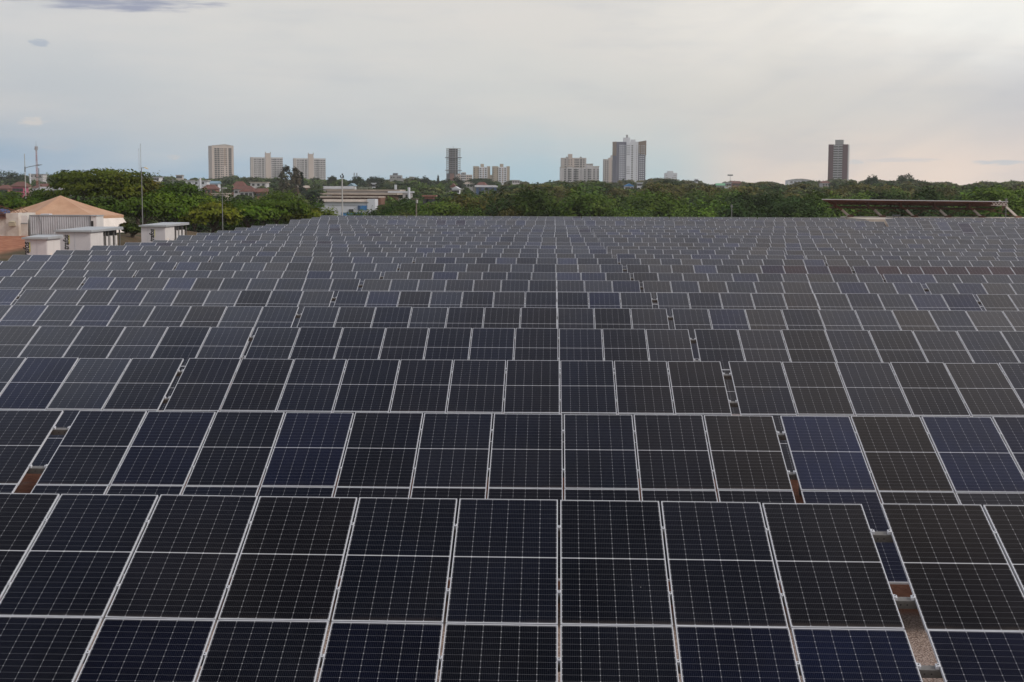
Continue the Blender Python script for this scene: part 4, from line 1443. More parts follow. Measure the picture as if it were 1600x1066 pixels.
def proto_meshes(q, lev):
    """shared unit-size crown (radius 4.5, height 9) and trunk"""
    if (q, lev) not in PMESH:
        rng = np.random.default_rng(500 + q + 10 * lev)
        c, n, s, t = crown_points(rng, *((150, 26) if lev == 0 else (100, 18)), 'spread' if q in (2, 6) else 'round')
        cen = c * np.array([4.5, 4.5, 8.3]) + np.array([0, 0, 0.7])
        co, fa = leaf_quads(cen, n, s * (0.21 if lev == 0 else 0.31), rng)
        PMESH[(q, lev)] = (leaf_mesh('crown', co, fa, t), trunk_mesh(q, 4.5, 2.4, 9, 'round'))
    return PMESH[(q, lev)]


def in_clear(px0, px1, ytop, D):
    for a, b, yb, d in CLEAR:
        if D < d + 4 and px1 > a and px0 < b and ytop < yb:
            return True
    return False


cand = []
N = 5600
TR = np.random.default_rng(77)
for i in range(N):
    Y = 236 * (1750 / 236) ** (TR.random() ** 0.92)
    px = -90 + 1790 * TR.random()
    x = at(px, 300, Y).x
    town = px < 590 or (px < 790 and Y > 420)
    if px < 500 and Y < 262:
        continue
    if 500 < px < 585 and Y < 300:
        continue
    if Y < 252 and px > 1260:
        continue
    if town and TR.random() < (0.45 if Y > 330 else 0.1):
        continue
    gz = float(ground_z(x, Y))
    h = (6.5 + 5.0 * TR.random()) * (0.72 if town and Y < 1000 else 1.0)
    if Y < 330:
        h = 6.5 + 6.5 * TR.random()
        if px < 560:
            h *= .8
    # keep the skyline where the photo has it
    lim = np.interp(px, [0, 80, 130, 240, 330, 420, 520, 600, 700, 800, 900, 1000, 1060, 1200, 1330, 1400, 1460, 1530, 1600],
                    [268, 270, 274, 270, 276, 276, 279, 276, 279, 282, 281, 281, 281, 283, 282, 279, 282, 283, 286])
    top = proj((x, Y, gz + h))[1]
    lim = lim + 1.0 + 2.0 * (math.sin(px * .047) + math.sin(px * .113 + 1) + math.sin(px * .021 + 2)) + 6.0 * TR.random() ** 1.5
    if top < lim:
        h -= (lim - top) * Y / FPX
        if h < 3.5:
            continue
        top = lim
    r = h * (0.40 + 0.24 * TR.random())
    wpx = r * FPX / Y
    if in_clear(px - wpx * .8, px + wpx * .8, top, Y):
        continue
    if Y < 520 and any((x - q_[1]) ** 2 + (Y - q_[2]) ** 2 < (0.80 * (r + q_[5])) ** 2 for q_ in cand if q_[2] < 540):
        continue
    u_ = TR.random()
    if px > 800:
        pal = [G_MID, G_OLIVE, G_DARK, G_OLIVE, G_GREY] if Y > 420 else [G_MID, G_BRIGHT, G_MID, G_DARK, G_DARK]
    elif town:
        pal = [G_DARK, G_MID, G_DARK, G_GREY, G_MID]
    else:
        pal = [G_MID, G_DARK, G_MID, G_BRIGHT, G_OLIVE]
    col = np.array(pal[int(u_ * 4.999)]) * (0.62 + 0.7 * TR.random())
    cand.append((h / Y, x, Y, gz, h, r, col, int(TR.integers(8)), TR.random() * 6.28))
cand.sort(key=lambda c: -c[0])
NIND = 240
for j, (_, x, Y, gz, h, r, col, q, rz) in enumerate(cand[:NIND]):
    o = tree('woodland_tree', 'leafy green tree in the dense woodland beyond the last solar rows', (x, Y, gz), r, 0, h, col, group='woodland trees beyond the last rows',
             meshes=proto_meshes(q, 0 if Y < 300 else 1), rz=rz)
    o.scale = (r / 4.5, r / 4.5, h / 9.0)
cos, fas, tis, off = [], [], [], 0
for (_, x, Y, gz, h, r, col, q, rz) in cand[NIND:]:
    c, n, s, t = PROTO[q]
    sub = TR.random(len(c)) < (0.75 if Y < 700 else 0.45)
    c, n, s, t = c[sub], n[sub], s[sub], t[sub]
    cr, sr = math.cos(rz), math.sin(rz)
    Rm = np.array([[cr, -sr, 0], [sr, cr, 0], [0, 0, 1]])
    cen = (c @ Rm.T) * np.array([r, r, h * 0.95]) + np.array([x, Y, gz + 0.3])
    co, fa = leaf_quads(cen, n @ Rm.T, s * (0.085 * r + 0.00042 * Y), TR)
    cos.append(co)
    fas.append(fa + off)
    off += len(co)
    tis.append(t * col)
wood = link('woodland', leaf_mesh('woodland', np.concatenate(cos), np.concatenate(fas), np.concatenate(tis)))
tag(wood, 'wooded slope and town greenery stretching to the skyline', 'woodland', kind='stuff')


# ------------------------------------------------------------------ kiosks
def text_mesh(body, size, mat, extr=0.006):
    cu = bpy.data.curves.new('lettering', 'FONT')
    cu.body = body
    cu.size = size
    cu.extrude = extr
    cu.shear = 0.25
    cu.offset = 0.028 * size
    cu.align_x = 'LEFT'
    ob = bpy.data.objects.new('lettering_curve', cu)
    C.objects.link(ob)
    bpy.context.view_layer.update()
    dg = bpy.context.evaluated_depsgraph_get()
    me = bpy.data.meshes.new_from_object(ob.evaluated_get(dg))
    C.objects.unlink(ob)
    bpy.data.objects.remove(ob)
    me.materials.clear()
    me.materials.append(MATS[mat])
    return me


def kiosk(label, px0, px1, ytop, ytop_r, Y, depth, open_rear, txt_px, txt_y):
    a, b = at(px0, ytop, Y), at(px1, ytop, Y)
    w = b.x - a.x
    gz = float(ground_z((a.x + b.x) / 2, Y + 1))
    h = a.z - gz
    t = thing('transformer_kiosk', label, 'transformer kiosk', (a.x, Y, gz), 0, 'white transformer kiosks')
    rt = 0.10
    dd = depth * (0.42 if open_rear else 1.0)
    mb = MB()
    mb.box(0.06, w - 0.06, 0.06, dd, -0.4, h - rt, 'kiosk')
    mb.build('body', t)
    # panel joints on the front and doors on the side
    for f in (0.30, 0.55):
        MB().box(w * f - .012, w * f + .012, 0.045, 0.062, 0.1, h - rt - .02, 'container').build('joint', t)
    nd = 2
    for i in range(nd):
        y0, y1 = 0.16 + i * (dd - .2) / nd, 0.12 + (i + 1) * (dd - .2) / nd
        d = MB().box(w - 0.06, w - 0.03, y0, y1, 0.15, h - rt - .12, 'white_paint').build('door', t)
        MB().box(w - 0.03, w - 0.012, y1 - .16, y1 - .10, h * .42, h * .55, 'dark').build('handle', d)
    MB().box(w - 0.03, w - 0.02, dd * .22, dd * .36, h * .45, h * .60, 'tent_white').build('notice', t)
    MB().poly([(-.08, -.12, h - rt), (w + .12, -.12, h - rt), (w + .12, depth + .15, h - rt), (-.08, depth + .15, h - rt),
               (-.08, -.12, h), (w + .12, -.12, h), (w + .12, depth + .15, h + .10), (-.08, depth + .15, h + .10)],
              [(0, 1, 5, 4), (1, 2, 6, 5), (2, 3, 7, 6), (3, 0, 4, 7), (4, 5, 6, 7), (0, 3, 2, 1)], 'kiosk_roof').build('roof', t)
    mb = MB()
    mb.box(-.10, w + .14, -.135, -.12, h - rt - .03, h + .012, 'kiosk_roof')
    mb.box(w + .12, w + .138, -.12, depth + .15, h - rt - .03, h + .02, 'kiosk_roof')
    mb.build('fascia', t)
    if open_rear:
        for f in (0.50, 0.60, 0.78, 0.98):
            MB().box(w - .16, w - .06, depth * f - .05, depth * f + .05, -.3, h - rt, 'galv').build('post', t)
        MB().box(0.06, 0.12, dd, depth, -.3, h - rt, 'container_rim').build('side_wall', t)
        MB().box(0.12, w - .4, depth - .06, depth, -.3, h - rt, 'container_rim').build('rear_wall', t)
        for f, ww in ((0.555, .5), (0.70, .62), (0.86, .5)):
            c = MB().box(w - .62, w - .08, depth * f - ww / 2, depth * f + ww / 2, -.2, h * .80, 'white_paint').build('cabinet', t)
            MB().box(w - .08, w - .07, depth * f - .05, depth * f + .05, h * .5, h * .55, 'dark').build('latch', c)
        MB().box(w * .2, w - .7, dd + .3, depth - .3, -.2, h * .55, 'container_rim').build('transformer', t)
    # sign: black slanted lettering reading upwards, yellow bar beside it
    p = at(txt_px, 370, Y)
    tx = p.x - a.x
    tz = at(txt_px, txt_y, Y).z - gz
    me = text_mesh('trafos', 0.60, 'black')
    ln = max(v.co.x for v in me.vertices) * 0.80
    o = link('lettering', me, t)
    o.matrix_local = Matrix(((0, -1, 0, tx), (0, 0, -1, 0.052), (0.80, 0, 0, tz - ln), (0, 0, 0, 1)))
    MB().box(tx + .01, tx + .09, 0.0535, 0.0595, tz - ln * .60, tz - .02, 'yellow').build('yellow_bar', t)
    return t


kiosk('shortest white kiosk with lettering, nearest the red bank', 37, 73, 371, 371, 99.6, 2.9, False, 44.5, 378)
kiosk('long white kiosk with lettering in front of the corrugated container', 86, 141, 360, 356, 110.5, 8.0, True, 106.5, 367)
kiosk('farthest white kiosk with lettering, standing beneath the green trees', 219, 258, 352, 350, 130.0, 8.0, True, 240.5, 358)

# ------------------------------------------------------------------ compound on the left: container, shed walls, tent
Y0 = 139.0
p0, p1 = at(45.5, 336, Y0), at(141, 336, Y0)
gz = float(ground_z(p0.x + 3, Y0))
t = thing('shipping_container', 'grey corrugated shipping container in front of the tan tent', 'container', (p0.x, Y0, gz), 0)
w, h = p1.x - p0.x, p0.z - gz
mb = MB()
n = 26
pts, fs = [], []
for i in range(n * 4 + 1):
    x = 0.10 + (w - 0.2) * i / (n * 4)
    ph = i % 4
    y = 0.02 if ph in (0, 1) else 0.085
    pts += [(x, y, 0.15), (x, y, h - 0.12)]
for i in range(n * 4):
    fs.append((2 * i, 2 * i + 2, 2 * i + 3, 2 * i + 1))
mb.poly(pts, fs, 'container')
mb.box(0.1, w - 0.1, 0.09, 2.4, 0.1, h - 0.1, 'container')
mb.build('corrugated_wall', t)
mb = MB()
mb.box(0, w, 0, 0.12, h - 0.12, h, 'container_rim')
mb.box(0, w, 0, 0.12, 0, 0.15, 'container_rim')
mb.box(0, 0.1, 0, 0.12, 0.15, h - 0.12, 'container_rim')
mb.box(w - 0.1, w, 0, 0.12, 0.15, h - 0.12, 'container_rim')
mb.box(0, w, 0.12, 2.44, h - 0.06, h - 0.01, 'container_rim')
mb.build('frame', t)
MB().box(w * .17, w * .31, .3, 1.2, h, h + .12, 'kiosk').build('roof_plate', t)
mb = MB()
c0 = Vector((w * .16, -.02, h))
for i in range(8):
    c1 = c0 + Vector((.05 * math.sin(i * 1.1) + .03, 0, -.28))
    mb.tube(c0, c1, .018, .018, 'black', 6)
    c0 = c1
mb.build('cable', t)

p0, p1 = at(141.5, 337, Y0), at(150.5, 337, Y0)
t = thing('site_booth', 'small pale booth with a dark doorway right of the container', 'booth', (p0.x + .02, Y0, gz), 0)
w2, h2 = p1.x - p0.x - .02, p0.z - gz - .05
MB().box(0, w2, 0, 2.2, 0, h2, 'white_paint').build('wall', t)
MB().box(.02, .24, -.02, .0, 0.3, h2 * .76, 'black').build('doorway', t)
MB().box(-.0, w2 + .08, -.12, 2.2, h2, h2 + .08, 'kiosk_roof').build('roof', t)

p0, p1 = at(-14, 341, Y0 - 1), at(29, 341, Y0 - 1)
gz2 = float(ground_z(p1.x, Y0 - 1))
t = thing('white_shed', 'stained white walled shed at the left edge above the red bank', 'shed', (p0.x, Y0 - 1, gz2), 0)
w3, h3 = p1.x - p0.x, p0.z - gz2
MB().box(0, w3 - 1.2, 0, 5, -.6, h3, 'old_white').build('wall', t)
MB().box(w3 - 1.2, w3, -.08, 4.6, -.6, h3 + .48, 'old_white').build('annex_wall', t)
ac = MB().box(w3 - .85, w3 - .25, -.38, -.09, h3 - .75, h3 - .38, 'ac').build('air_conditioner', t)
MB().poly([(w3 - .87, -.40, h3 - .36), (w3 - .23, -.40, h3 - .36), (w3 - .30, -.09, h3 - .24), (w3 - .75, -.09, h3 - .24)], [(0, 1, 2, 3)], 'ac').build('hood', ac)
MB().box(-.2, w3 - 1.18, -.3, 5.2, h3, h3 + .09, 'roof_red').build('roof', t)
p0, p1 = at(30.5, 337, Y0), at(44.8, 337, Y0)
t = thing('site_hoarding', 'cream hoarding panel between the white shed and the container', 'hoarding', (p0.x, Y0 - .4, gz), 0)
w4, h4 = p1.x - p0.x, p0.z - gz
MB().box(0, w4, 0, .1, -.3, h4 * .62, 'old_white').build('lower_panel', t)
MB().box(0, w4, .02, .12, h4 * .64, h4, 'white_paint').build('upper_panel', t)
MB().box(0, w4, -.03, .0, h4 * .60, h4 * .635, 'container_rim').build('rail', t)
# rusty trusses and bundles on the shed roof
for i, (px, py, ln, rz, lab) in enumerate(((2, 326, 3.0, 18, 'rusty lattice truss lying topmost on the white shed roof'), (16, 332, 3.4, -14, 'rusty lattice truss leaning at the right end of the white shed roof'))):
    p = at(px, py, Y0 - .2 + i * .9)
    t = tag(MB().build('roof_truss') if False else bpy.data.objects.new('roof_truss', None), lab, 'truss', 'rusty trusses on the shed roof')
    C.objects.link(t)
    t.location = (p.x, p.y, p.z - .35)
    t.rotation_euler = (0, R(rz), R(8))
    mb = MB()
    mb.bar((-ln / 2, 0, 0), (ln / 2, 0, 0), .05, .05, 'rust')
    mb.bar((-ln / 2, 0, .55), (ln / 2, 0, .55), .05, .05, 'rust')
    mb.build('chord', t)
    mb = MB()
    m = 7
    for q in range(m):
        x0, x1 = -ln / 2 + ln * q / m, -ln / 2 + ln * (q + 1) / m
        mb.bar((x0, 0, 0 if q % 2 else .55), (x1, 0, .55 if q % 2 else 0), .035, .035, 'rust')
        mb.bar((x0, 0, 0), (x0, 0, .55), .03, .03, 'rust')
    mb.build('web', t)
p = at(4, 339, Y0 + .6)
t = thing('brick_stack', 'stack of red bricks on the white shed roof', 'bricks', (p.x, Y0 + .6, gz2 + h3 + .09), 0)
mb = MB()
for i in range(7):
    for j in range(3):
        mb.box(-1.0 + i * .29, -.74 + i * .29, -.25, .25, j * .10, j * .10 + .09, 'roof_red')
mb.build('bricks', t)
p = at(6, 330, Y0 + 1.4)
t = thing('tarp_bundle', 'dark blue covered bundle among the rusty trusses', 'bundle', (p.x, Y0 + 1.4, gz2 + h3 + .09), 0)
me = bpy.data.meshes.new('cover')
bm = bmesh.new()
bmesh.ops.create_icosphere(bm, subdivisions=3, radius=.6)
for v in bm.verts:
    v.co *= 1 + .12 * math.sin(v.co.x * 9 + v.co.z * 7) + .08 * math.sin(v.co.y * 13)
    v.co.z = max(-.3, v.co.z * .8) + .3
bm.to_mesh(me)
bm.free()
me.materials.append(MATS['tarp_blue'])
link('cover', me, t)

# tan tent
Yt = 149.0
pk = at(94.5, 305.5, Yt)
gzt = float(ground_z(pk.x, Yt))
t = thing('tent', 'tan peaked fabric tent with white side curtains behind the container', 'tent', (pk.x, Yt, gzt), R(0))
S = 6.3
ez = at(94, 337, Yt - 3).z - gzt
pz = pk.z - gzt
mb = MB()
N_ = 10
va = math.atan2(-Yt, -pk.x)          # the face turned to the camera
corners = [(S * math.cos(va + R(-30 + 60 * k)), S * math.sin(va + R(-30 + 60 * k))) for k in range(6)]
for k in range(6):
    (xa, ya), (xb, yb) = corners[k], corners[(k + 1) % 6]
    pts, fs = [], []
    for i in range(N_ + 1):
        f = i / N_                      # 0 eave, 1 peak
        zz = ez + (pz - ez) * (0.80 * f + 0.20 * f * f)
        for j in range(N_ + 1):
            g = j / N_
            x, y = (xa + (xb - xa) * g) * (1 - f), (ya + (yb - ya) * g) * (1 - f)
            sag = -.20 * math.sin(math.pi * g) * math.sin(math.pi * min(1, f + .15)) * (1 - f) + .03 * math.sin(g * 14 + k) * (1 - f)
            pts.append((x, y, zz + sag))
    for i in range(N_):
        for j in range(N_):
            q = i * (N_ + 1) + j
            fs.append((q, q + 1, q + N_ + 2, q + N_ + 1))
    mb.poly(pts, fs, 'tent')
mb.build('roof', t)
mb = MB()
for k in range(6):
    a_, b_ = corners[k], corners[(k + 1) % 6]
    mb.poly([(a_[0], a_[1], ez - .28), (b_[0], b_[1], ez - .28), (b_[0], b_[1], ez + .01), (a_[0], a_[1], ez + .01)], [(0, 1, 2, 3)], 'tent')
mb.build('valance', t)
for k in range(6):
    a_ = corners[k]
    MB().tube((a_[0] * .98, a_[1] * .98, -.3), (a_[0] * .98, a_[1] * .98, ez), .06, .06, 'galv', 8).build('pole', t)
# white curtains along the right hand sides, flared outwards at the foot
for k, (f0, f1, flare) in enumerate(((.05, .97, .25), (.03, .97, 1.0))):
    ca, cb = corners[k], corners[k + 1]
    nx_, ny_ = (ca[0] + cb[0]), (ca[1] + cb[1])
    nl = math.hypot(nx_, ny_)
    nx_, ny_ = nx_ / nl, ny_ / nl
    pts, fs = [], []
    for j in range(25):
        g = f0 + (f1 - f0) * j / 24
        x, y = ca[0] + (cb[0] - ca[0]) * g, ca[1] + (cb[1] - ca[1]) * g
        wv = .06 * math.sin(j * 1.7)
        for (off_, z) in ((.04, ez - .28), (flare * .5 + wv, ez - 1.0), (flare + wv * 1.4, ez - 1.75)):
            pts.append((x + nx_ * off_, y + ny_ * off_, z))
    for j in range(24):
        for q in range(2):
            i0 = j * 3 + q
            fs.append((i0, i0 + 3, i0 + 4, i0 + 1))
    MB().poly(pts, fs, 'tent_white').build('curtain', t)

# ------------------------------------------------------------------ poles, lamps, masts
def base_of(px, py, Y):
    p = at(px, py, Y)
    return p, float(ground_z(p.x, Y))


p, gz = base_of(221, 262, 150)
t = thing('lamp_post', 'slim grey lamp post with a short arm beside the farthest kiosk', 'lamp post', (p.x, 150, gz))
h = p.z - gz
MB().tube((0, 0, -.3), (0, 0, h), .055, .04, 'pole_grey', 10).build('pole', t)
mb = MB()
mb.tube((0, 0, h - .05), (.45, 0, h + .02), .03, .03, 'pole_grey', 8)
mb.build('arm', t)
MB().poly([(.35, -.12, h - .04), (.62, -.12, h - .16), (.62, .12, h - .16), (.35, .12, h - .04), (.35, -.12, h + .08), (.70, -.12, h - .08), (.70, .12, h - .08), (.35, .12, h + .08)],
          [(0, 3, 2, 1), (4, 5, 6, 7), (0, 1, 5, 4), (1, 2, 6, 5), (2, 3, 7, 6), (3, 0, 4, 7)], 'lamp_cream').build('lamp_head', t)

p, gz = base_of(38.3, 240.5, 215)
h = p.z - gz
t = thing('lamp_post', 'tall white post with one long curved arm at the far left', 'lamp post', (p.x, 215, gz))
MB().tube((0, 0, -.5), (0, 0, h), .11, .055, 'pole_white', 10).build('pole', t)
za = at(38, 259.5, 215).z - gz
mb = MB()
prev = Vector((0, 0, za - .4))
for i in range(1, 9):
    f = i / 8
    q = Vector((2.35 * f, 0, za - .4 + .55 * math.sqrt(f)))
    mb.tube(prev, q, .05, .04, 'pole_grey', 8)
    prev = q
mb.build('arm', t)
MB().box(1.9, 2.6, -.12, .12, za + .14, za + .22, 'pole_grey').build('lamp_head', t)
MB().tube((0, 0, za - .9), (0, 0, za - .1), .10, .10, 'pole_grey', 10).build('collar', t)

p, gz = base_of(60.5, 263, 225)
h = p.z - gz
t = thing('utility_pole', 'short grey pole carrying wires right of the tall white post', 'utility pole', (p.x, 225, gz))
MB().tube((0, 0, -.5), (0, 0, h), .10, .07, 'pole_grey', 8).build('pole', t)
MB().box(-.5, .5, -.05, .05, h - 1.5, h - 1.38, 'pole_grey').build('crossarm', t)
ptop = Vector((p.x, 225, gz + h - 1.3))
t = MB()
for dz, (qx, qy) in ((0, (-40, 250)), (-.35, (-40, 258))):
    a_ = ptop + Vector((0, 0, dz))
    b_ = at(qx, qy, 190)
    pr = a_
    for i in range(1, 11):
        f = i / 10
        q = a_.lerp(b_, f) + Vector((0, 0, -.5 * math.sin(math.pi * f)))
        t.tube(pr, q, .013, .013, 'black', 5)
        pr = q
tag(t.build('power_line'), 'pair of thin wires sagging towards the left edge', 'wires')
t = MB()
for dz, (qx, qy) in ((0, (130, 284)), (-.3, (130, 288)), (-.6, (130, 292))):
    a_ = ptop + Vector((0, 0, dz))
    b_ = at(qx, qy, 262)
    pr = a_
    for i in range(1, 9):
        f = i / 8
        q = a_.lerp(b_, f) + Vector((0, 0, -.4 * math.sin(math.pi * f)))
        t.tube(pr, q, .022, .022, 'black', 5)
        pr = q
tag(t.build('power_line'), 'bundle of wires running right from the short grey pole behind the trees', 'wires')

p, gz = base_of(347, 294.5, 190)
h = p.z - gz
t = thing('lamp_post', 'grey lamp post with a flat white lamp among the yellowish trees', 'lamp post', (p.x, 174, gz))
p, gz = base_of(347, 294.5, 172)
t.location = (p.x, 172, gz)
h = p.z - gz
MB().tube((0, 0, -.3), (0, 0, h), .055, .04, 'pole_grey', 10).build('pole', t)
MB().box(.0, .55, -.13, .13, h - .02, h + .10, 'pole_white').build('lamp_head', t)

p, gz = base_of(534.5, 273, 232)
h = p.z - gz
t = thing('floodlight_mast', 'thick white mast with a bracket of floodlights at its top', 'floodlight mast', (p.x, 232, gz))
MB().tube((0, 0, -.5), (0, 0, h - .5), .13, .10, 'pole_white', 10).build('pole', t)
mb = MB()
mb.box(-.28, .28, -.05, .05, h - .55, h - .43, 'pole_grey')
mb.tube((.06, 0, h - .5), (.06, 0, h + .2), .04, .04, 'pole_grey', 8)
mb.build('bracket', t)
for sx in (-.22, .22):
    MB().box(sx - .08, sx + .08, -.16, .02, h - .43, h - .1, 'dark').build('floodlight', t)
MB().box(-.06, .16, -.12, .08, h - .05, h + .15, 'dark').build('floodlight', t)

p, gz = base_of(650.5, 310, 225)
h = p.z - gz
t = thing('utility_pole', 'brown wooden pole with a small transformer, left of the brick house', 'utility pole', (p.x, 225, gz))
MB().tube((0, 0, -.5), (0, 0, h), .13, .10, 'wood', 10).build('pole', t)
MB().box(-.75, .45, -.05, .05, h - .18, h - .06, 'wood').build('crossarm', t)
MB().tube((.12, -.2, h - .75), (.12, -.2, h - .25), .16, .16, 'pole_white', 12).build('transformer', t)
mb = MB()
pr = Vector((-.7, 0, h - .06))
pr2 = Vector((p.x, 225, gz)) + pr
b_ = at(560, 333, 252)
a_ = pr2
for i in range(1, 11):
    f = i / 10
    q = a_.lerp(b_, f) + Vector((0, 0, -.5 * math.sin(math.pi * f)))
    mb.tube(pr2, q, .018, .018, 'black', 5)
    pr2 = q
tag(mb.build('power_line'), 'single wire running left from the brown wooden pole', 'wires')

p, gz = base_of(1143.5, 320.5, 222)
h = p.z - gz
t = thing('lamp_post', 'thin grey post with a small box head before the woodland, right of centre', 'lamp post', (p.x, 222, gz))
MB().tube((0, 0, -.5), (0, 0, h), .07, .06, 'pole_grey', 8).build('pole', t)
MB().box(-.14, .14, -.1, .1, h - .38, h + .05, 'pole_grey').build('lamp_head', t)
p, gz = base_of(1572.5, 311, 204)
h = p.z - gz
t = thing('lamp_post', 'thin grey post with a small box head beside the right end of the canopy', 'lamp post', (p.x, 199.5, gz))
p, gz = base_of(1572.5, 311, 199.5)
t.location = (p.x, 199.5, gz)
h = p.z - gz
MB().tube((0, 0, -.5), (0, 0, h), .05, .04, 'pole_grey', 8).build('pole', t)
MB().box(-.12, .12, -.08, .08, h - .30, h + .05, 'pole_grey').build('lamp_head', t)
for px, yt, D, lab in ((757.5, 293, 520, 'left of two thin grey poles in front of the white canopied shed'), (763.5, 293.5, 520, 'right of two thin grey poles in front of the white canopied shed'),
                       (270, 280, 430, 'short grey pole on the slope right of the slim lamp post')):
    p, gz = base_of(px, yt, D)
    h = p.z - gz
    t = thing('utility_pole', lab, 'utility pole', (p.x, D, gz), 0, 'thin poles on the slope')
    MB().tube((0, 0, -.5), (0, 0, h), .16, .13, 'pole_grey', 8).build('pole', t)
    MB().box(-.8, .8, -.08, .08, h - .6, h - .4, 'pole_grey').build('crossarm', t)


def lattice(label, px, yt, yb, D, wpx, red=True):
    p, gz = base_of(px, yt, D)
    h = p.z - gz
    w = wpx * pxm(D)
    t = thing('lattice_mast', label, 'radio mast', (p.x, D, gz))
    n = max(10, int(h / (w * 1.6)))
    legs = [(-.5, -.5), (.5, -.5), (.5, .5), (-.5, .5)]
    th = w * .13
    for lx_, ly_ in legs:
        MB().bar((lx_ * w * 1.2, ly_ * w * 1.2, -1), (lx_ * w * .7, ly_ * w * .7, h), th, th, 'pole_white' if not red else 'mast_red').build('leg', t)
    mbs = [MB(), MB()]
    for i in range(n):
        z0, z1 = h * i / n, h * (i + 1) / n
        s0, s1 = 1.2 - .5 * i / n, 1.2 - .5 * (i + 1) / n
        for k in range(4):
            a_, b_ = legs[k], legs[(k + 1) % 4]
            m = 'mast_red' if (red and (i // 3) % 2) else 'pole_white'
            mbs[0].bar((a_[0] * w * s0, a_[1] * w * s0, z0), (b_[0] * w * s1, b_[1] * w * s1, z1), th * .6, th * .6, m)
            mbs[0].bar((a_[0] * w * s1, a_[1] * w * s1, z1), (b_[0] * w * s1, b_[1] * w * s1, z1), th * .6, th * .6, m)
    mbs[0].build('bracing', t)
    return t, h, w


t, h, w = lattice('red and white lattice radio mast with antenna panels at its top, far left', 56.5, 229, 290, 850, 2.0)
for i in range(6):
    an = i * math.pi / 3
    MB().box(-.2, .2, -.12, .12, -1.2, 1.2, 'cool_white').build('antenna', t, (math.cos(an) * w * 1.1, math.sin(an) * w * 1.1, h - 1.0), (0, 0, an))
MB().tube((0, 0, h - .3), (0, 0, h - .1), w * 1.1, w * 1.1, 'pole_grey', 12).build('platform', t)
MB().tube((0, 0, h), (0, 0, h + 3), .1, .05, 'pole_grey', 6).build('rod', t)
CLEAR.append((53, 60, 290, 850))
t, h, w = lattice('slender grey radio mast on the ridge behind the slim lamp post', 219.4, 227.5, 280, 1300, .9, False)
MB().tube((0, 0, h), (0, 0, h + 2), .2, .1, 'pole_grey', 6).build('rod', t)
t, h, w = lattice('fainter second radio mast left of the slender grey mast', 216.8, 235, 280, 1500, .6, False)
MB().tube((0, 0, h), (0, 0, h + 2), .2, .1, 'pole_grey', 6).build('rod', t)
t, h, w = lattice('short radio mast on the right ridge above the red brown roof', 1141, 273.5, 283, 1300, .9, False)
MB().box(-2.4, 2.4, -.5, .5, h - .8, h + .4, 'pole_grey').build('antenna', t)
for px, yt in ((553.5, 269.5), (557.5, 270)):
    p, gz = base_of(px, yt, 1300)
    t = thing('antenna_pole', 'thin antenna pole on the ridge, %s of two right of the floodlight mast' % ('left' if px < 555 else 'right'), 'antenna', (p.x, 1300, gz), 0, 'thin antenna poles on the ridge')
    MB().tube((0, 0, -1), (0, 0, p.z - gz), .22, .16, 'pole_grey', 6).build('pole', t)
    MB().box(-.4, .4, -.2, .2, p.z - gz - 2.5, p.z - gz - .5, 'pole_grey').build('antenna', t)

# ------------------------------------------------------------------ concrete stand and its rusty canopy on the right
Yc = 205.0
A = lambda px, py, Y=Yc: at(px, py, Y)
base = A(1440, 338)
gz = float(ground_z(base.x, Yc))
t = thing('grandstand', 'pale concrete terrace behind the last rows, under the rusty canopy', 'grandstand', (base.x, Yc, gz))
lx = lambda px: A(px, 338).x - base.x
ztop = A(1440, 339.4).z - gz
MB().box(lx(1322), lx(1625), -3.0, 4.0, -4, ztop, 'concrete').build('terrace', t)
mb = MB()
for i in range(4):
    mb.box(lx(1322), lx(1625), 4.0 + i * .8, 4.8 + i * .8, -4, ztop - .35 * (i + 1), 'concrete')
mb.build('step', t)
t = thing('canopy', 'long rusty steel canopy with a thin pale roof on six slanting struts', 'canopy', (base.x, Yc, gz))
zf = A(1440, 312.3).z - gz
zfl, zfr = A(1278, 310.8).z - gz, A(1560, 314.4).z - gz
xl, xr = lx(1276), lx(1562)
